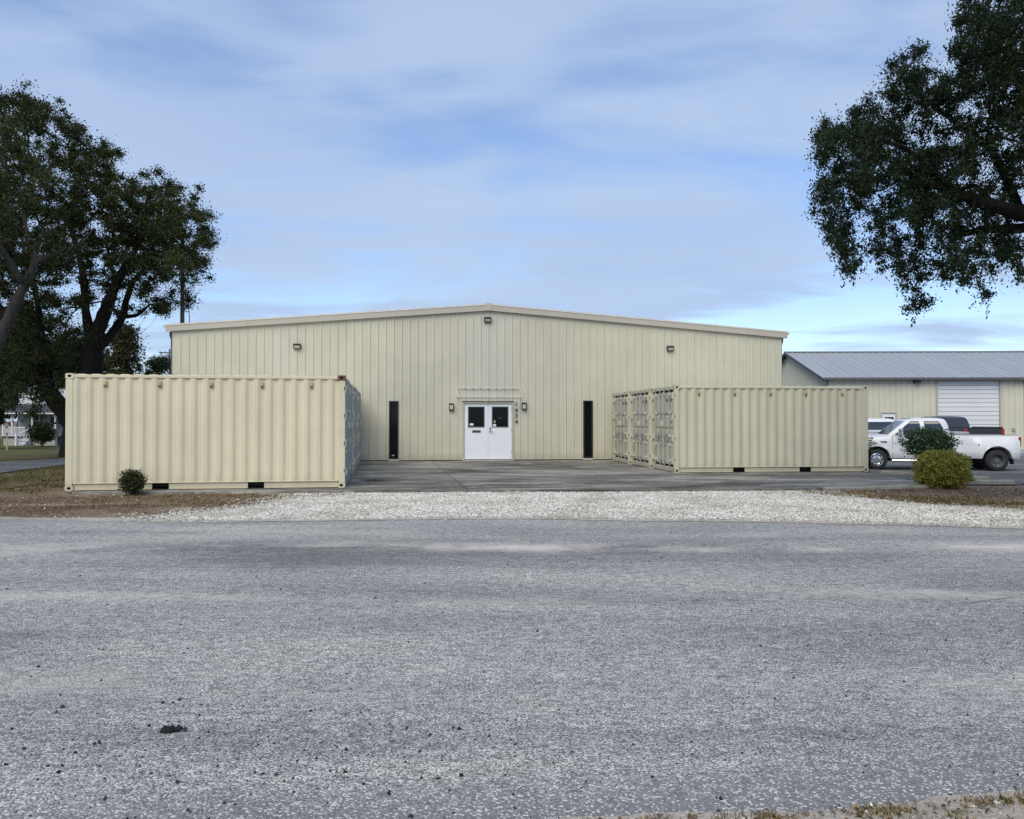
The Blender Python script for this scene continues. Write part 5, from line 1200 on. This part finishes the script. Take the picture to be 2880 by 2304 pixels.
# ------------------------------------------------------------------ house across the side street
HYd = 80.0; hz = lambda py: CAM_H+(HY-py)/F_PX*HYd; hx = lambda px: (px-CX)/F_PX*HYd; HB = hz(1253)
house = empty('porch_house', (hx(85), HYd, HB), 0); tag(house, 'white two storey house with dark porch roof and white railing', 'house'); ox, oz = hx(85), HB
X = lambda px: hx(px)-ox; Z = lambda py: hz(py)-oz
MB().bb(X(10), X(156), 0, .25, -.3, Z(1231), 0, .01).build('foundation', M['concrete_block'], house); MB().bb(X(8), X(158), -.1, 2.2, Z(1231), Z(1227), 0, .01).build('porch_floor', M['bronze'], house)
m = MB()
for k in range(14): z0 = Z(1227)+k*.18; m.bb(X(12), X(152), 2.2-.002*(k % 2), 2.3, z0, z0+.172)
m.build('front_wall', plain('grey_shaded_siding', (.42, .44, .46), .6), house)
for a, b in ((57, 73), (77, 88)):
    w_ = MB().bb(X(a)-.08, X(b)+.08, 2.12, 2.2, Z(1203), Z(1165), 0, .01).build('window', M['siding'], house); MB().bb(X(a), X(b), 2.09, 2.115, Z(1183), Z(1167)).build('pane', M['glass_dark'], w_); MB().bb(X(a), X(b), 2.09, 2.115, Z(1201), Z(1185)).build('pane', M['glass_dark'], w_)
MB().bb(X(108), X(128), 2.12, 2.2, Z(1227), Z(1168), 0, .01).build('front_door', M['bronze'], house)
for px in (8, 34, 90, 155):
    p_ = MB().bb(X(px)-.07, X(px)+.07, -.02, .12, Z(1227), Z(1163), 0, .01).build('porch_post', M['siding'], house)
    for s in (-1, 1): MB().tube([(X(px)+s*.03, .05, Z(1176)), (X(px)+s*.42, .05, Z(1164))], .045, 5).build('brace', M['siding'], p_)
for xa, xb in ((10, 70), (92, 154)):
    rl = MB().bb(X(xa), X(xb), -.02, .07, Z(1203.5), Z(1201), 0, .008); rl.bb(X(xa), X(xb), -.01, .06, Z(1227), Z(1225.5)); rl_ = rl.build('railing', M['siding'], house); nb = int((xb-xa)/2.9)
    for k in range(nb): x = X(xa)+(X(xb)-X(xa))*(k+.5)/nb; MB().bb(x-.022, x+.022, .005, .045, Z(1225.5), Z(1203)).build('baluster', M['siding'], rl_)
for k in range(5):
    MB().bb(X(73), X(92), -.1-(5-k)*.28, -.1-(4-k)*.28, 0, (k+1)*Z(1228)/5.5, 0, .01).build('step', M['siding'] if k % 2 else M['concrete_block'], house)
MB().tube([(X(72), -1.5, .95), (X(88), -.05, Z(1204))], .05, 6).build('stair_rail', M['siding'], house); MB().bb(X(70), X(74.5), -1.6, -1.45, 0, 1.2, 0, .01).build('newel_post', M['siding'], house)
for k in range(5): t = (k+.5)/5; x = X(72)+(X(88)-X(72))*t; MB().bb(x-.022, x+.022, -1.5+1.45*t-.02, -1.5+1.45*t+.02, .1+t*.75, .95+t*(Z(1204)-.95)).build('baluster', M['siding'], house)
m = MB(); a, b, c, d = (X(0), -.4, Z(1162)), (X(170), -.4, Z(1162)), (X(152), 2.3, Z(1136)), (X(18), 2.3, Z(1136)); m.quad(a, b, c, d); m.poly([a, d, (X(0), 2.3, Z(1162))]); m.poly([b, (X(170), 2.3, Z(1162)), c]); m.build('porch_roof', M['shingle'], house)
MB().bb(X(0), X(170), -.46, -.40, Z(1165), Z(1161.5), 0, .008).build('porch_fascia', M['siding'], house); MB().bb(X(1), X(169), -.39, 2.2, Z(1164), Z(1163.4)).build('porch_ceiling', M['siding'], house)
m = MB()
for k in range(9): z0 = Z(1140)+k*.2; m.bb(X(19), X(120), 2.6-.003*(k % 2), 2.7, z0, z0+.195)
up_ = m.build('upper_wall', M['siding'], house); m = MB(); m.poly([(X(14), 2.62, Z(1140)+1.8), (X(125), 2.62, Z(1140)+1.8), (X(70), 2.62, Z(1075))]); m.build('gable', M['siding'], house)
w_ = MB().bb(X(62), X(72), 2.5, 2.6, Z(1108), Z(1092), 0, .01).build('window', M['siding'], house); MB().bb(X(63.5), X(70.5), 2.47, 2.5, Z(1106.5), Z(1093.5)).build('pane', M['glass_dark'], w_)
m = MB(); 
for s in (-1, 1):
    xe = X(70)+s*(X(128)-X(70)); m.quad((X(70), 2.3, Z(1072)), (xe, 2.3, Z(1141)+1.7), (xe, 11, Z(1141)+1.7), (X(70), 11, Z(1072)))
m.build('main_roof', M['shingle'], house); MB().bb(X(12), X(152), 2.31, 10.5, -.3, Z(1140)+1.7).build('house_body', M['siding'], house)
m = MB()
for k in range(11): z0 = Z(1232)+k*.14; m.bb(X(157), X(182), 3.0-.002*(k % 2), 6, z0, z0+.135)
m.build('side_wing', M['siding'], house); MB().bb(X(146), X(182), 2.98, 6, -.3, Z(1232), 0, .01).build('foundation', M['concrete_block'], house)
shrub('round_bush', 'round dark bush in front of the porch house', hx(120)*76.5/80, 76.5, float(G(-43, 76.5)), 1.1, 2.3, 4200, M['leaf_oak'], .16, .35, 21, 8, 2.2, .3)
# walk, sign, marker
o = MB().bb(-1.6, 1.6, -.5, .5, 0, .05, 0, .01).build('front_walk', M['concrete_block']); o.location = (hx(15), 70, float(G(hx(15), 70))+.01); tag(o, kind='structure')
sg = empty('street_sign', (hx(161)*.93, HYd*.93, float(G(-40, 74)))); tag(sg, 'thin street sign post with name blade near the white house', 'street sign')
MB().tube([(0, 0, -.1), (0, 0, 2.35)], .035, 6).build('post', M['galv'], sg); MB().bb(-.26, .30, -.012, .012, 2.12, 2.32, 0, .004).build('blade', M['bronze'], sg); MB().bb(-.012, .012, -.26, .30, 2.34, 2.52, 0, .004).build('blade', M['bronze'], sg)
mk = empty('marker_post', ((20-CX)/F_PX*66, 66, float(G(-40, 66)))); tag(mk, 'slim yellowish marker post on the far lawn', 'marker post')
MB().bb(-.06, .06, -.02, .02, -.1, 1.45, 0, .01).build('post', plain('faded_yellow_post', (.38, .34, .15), .6), mk); MB().bb(-.062, .062, -.023, -.0205, 1.15, 1.40).build('reflector', M['grey_frame'], mk)

# ------------------------------------------------------------------ utility poles and wires
def pole(x, y, h, r, label, arm=None):
    zb_ = float(G(x, y)); o = empty('utility_pole', (x, y, zb_)); tag(o, label, 'utility pole', 'utility poles by the side street'); MB().tube([(0, 0, -.3), (0, 0, h*.5), (0, 0, h)], [r, r*.9, r*.75], 12).build('post', M['wood_pole'], o)
    if arm:
        MB().bb(-arm, arm, -.10, -.0, h-.55, h-.40, 0, .01).build('crossarm', M['wood_pole'], o)
        for q in (-.92, -.45, .45, .92): MB().lathe([(h-.40, .03), (h-.36, .06), (h-.28, .06), (h-.24, .02)], 8, 'z', (q*arm, -.05, 0)).build('insulator', M['concrete_block'], o)
        for s in (-1, 1): MB().tube([(0, -.05, h-1.15), (s*arm*.45, -.05, h-.55)], .025, 5).build('brace', M['wood_pole'], o)
    return o
p1 = pole(-17.3, 43.0, 12.0, .125, 'wooden utility pole rising behind the left eave of the warehouse')
m = MB(); zt = 11; m.tube([(.35, -.05, 6.0), (.40, -.05, 7.0), (.36, -.05, 7.8), (.1, -.05, 9.2)], .022, 6); m.tube([(.05, -.05, 4.9), (.22, -.05, 5.4), (.35, -.05, 6.0)], .022, 6); m.build('cable', M['wire'], p1)
p2 = pole((476-CX)/F_PX*108, 108, 10.95+.9, .13, 'far utility pole with a crossarm left of the warehouse', 1.35)
def wire(a, b, sag, label):
    a, b = Vector(a), Vector(b); pts = [a.lerp(b, t)-Vector((0, 0, sag*4*t*(1-t))) for t in np.linspace(0, 1, 13)]; o = MB().tube(pts, .012, 4).build('power_line', M['wire']); tag(o, label, 'power line', 'power lines by the side street')
wire((-17.3, 43, 10.6), P(300, 1010, 95), 1.2, 'sagging power line running to the pole behind the warehouse')
wire((-17.3, 43, 9.2), P(380, 935, 108), 1.0, 'thin upper power line crossing the gap by the warehouse eave')
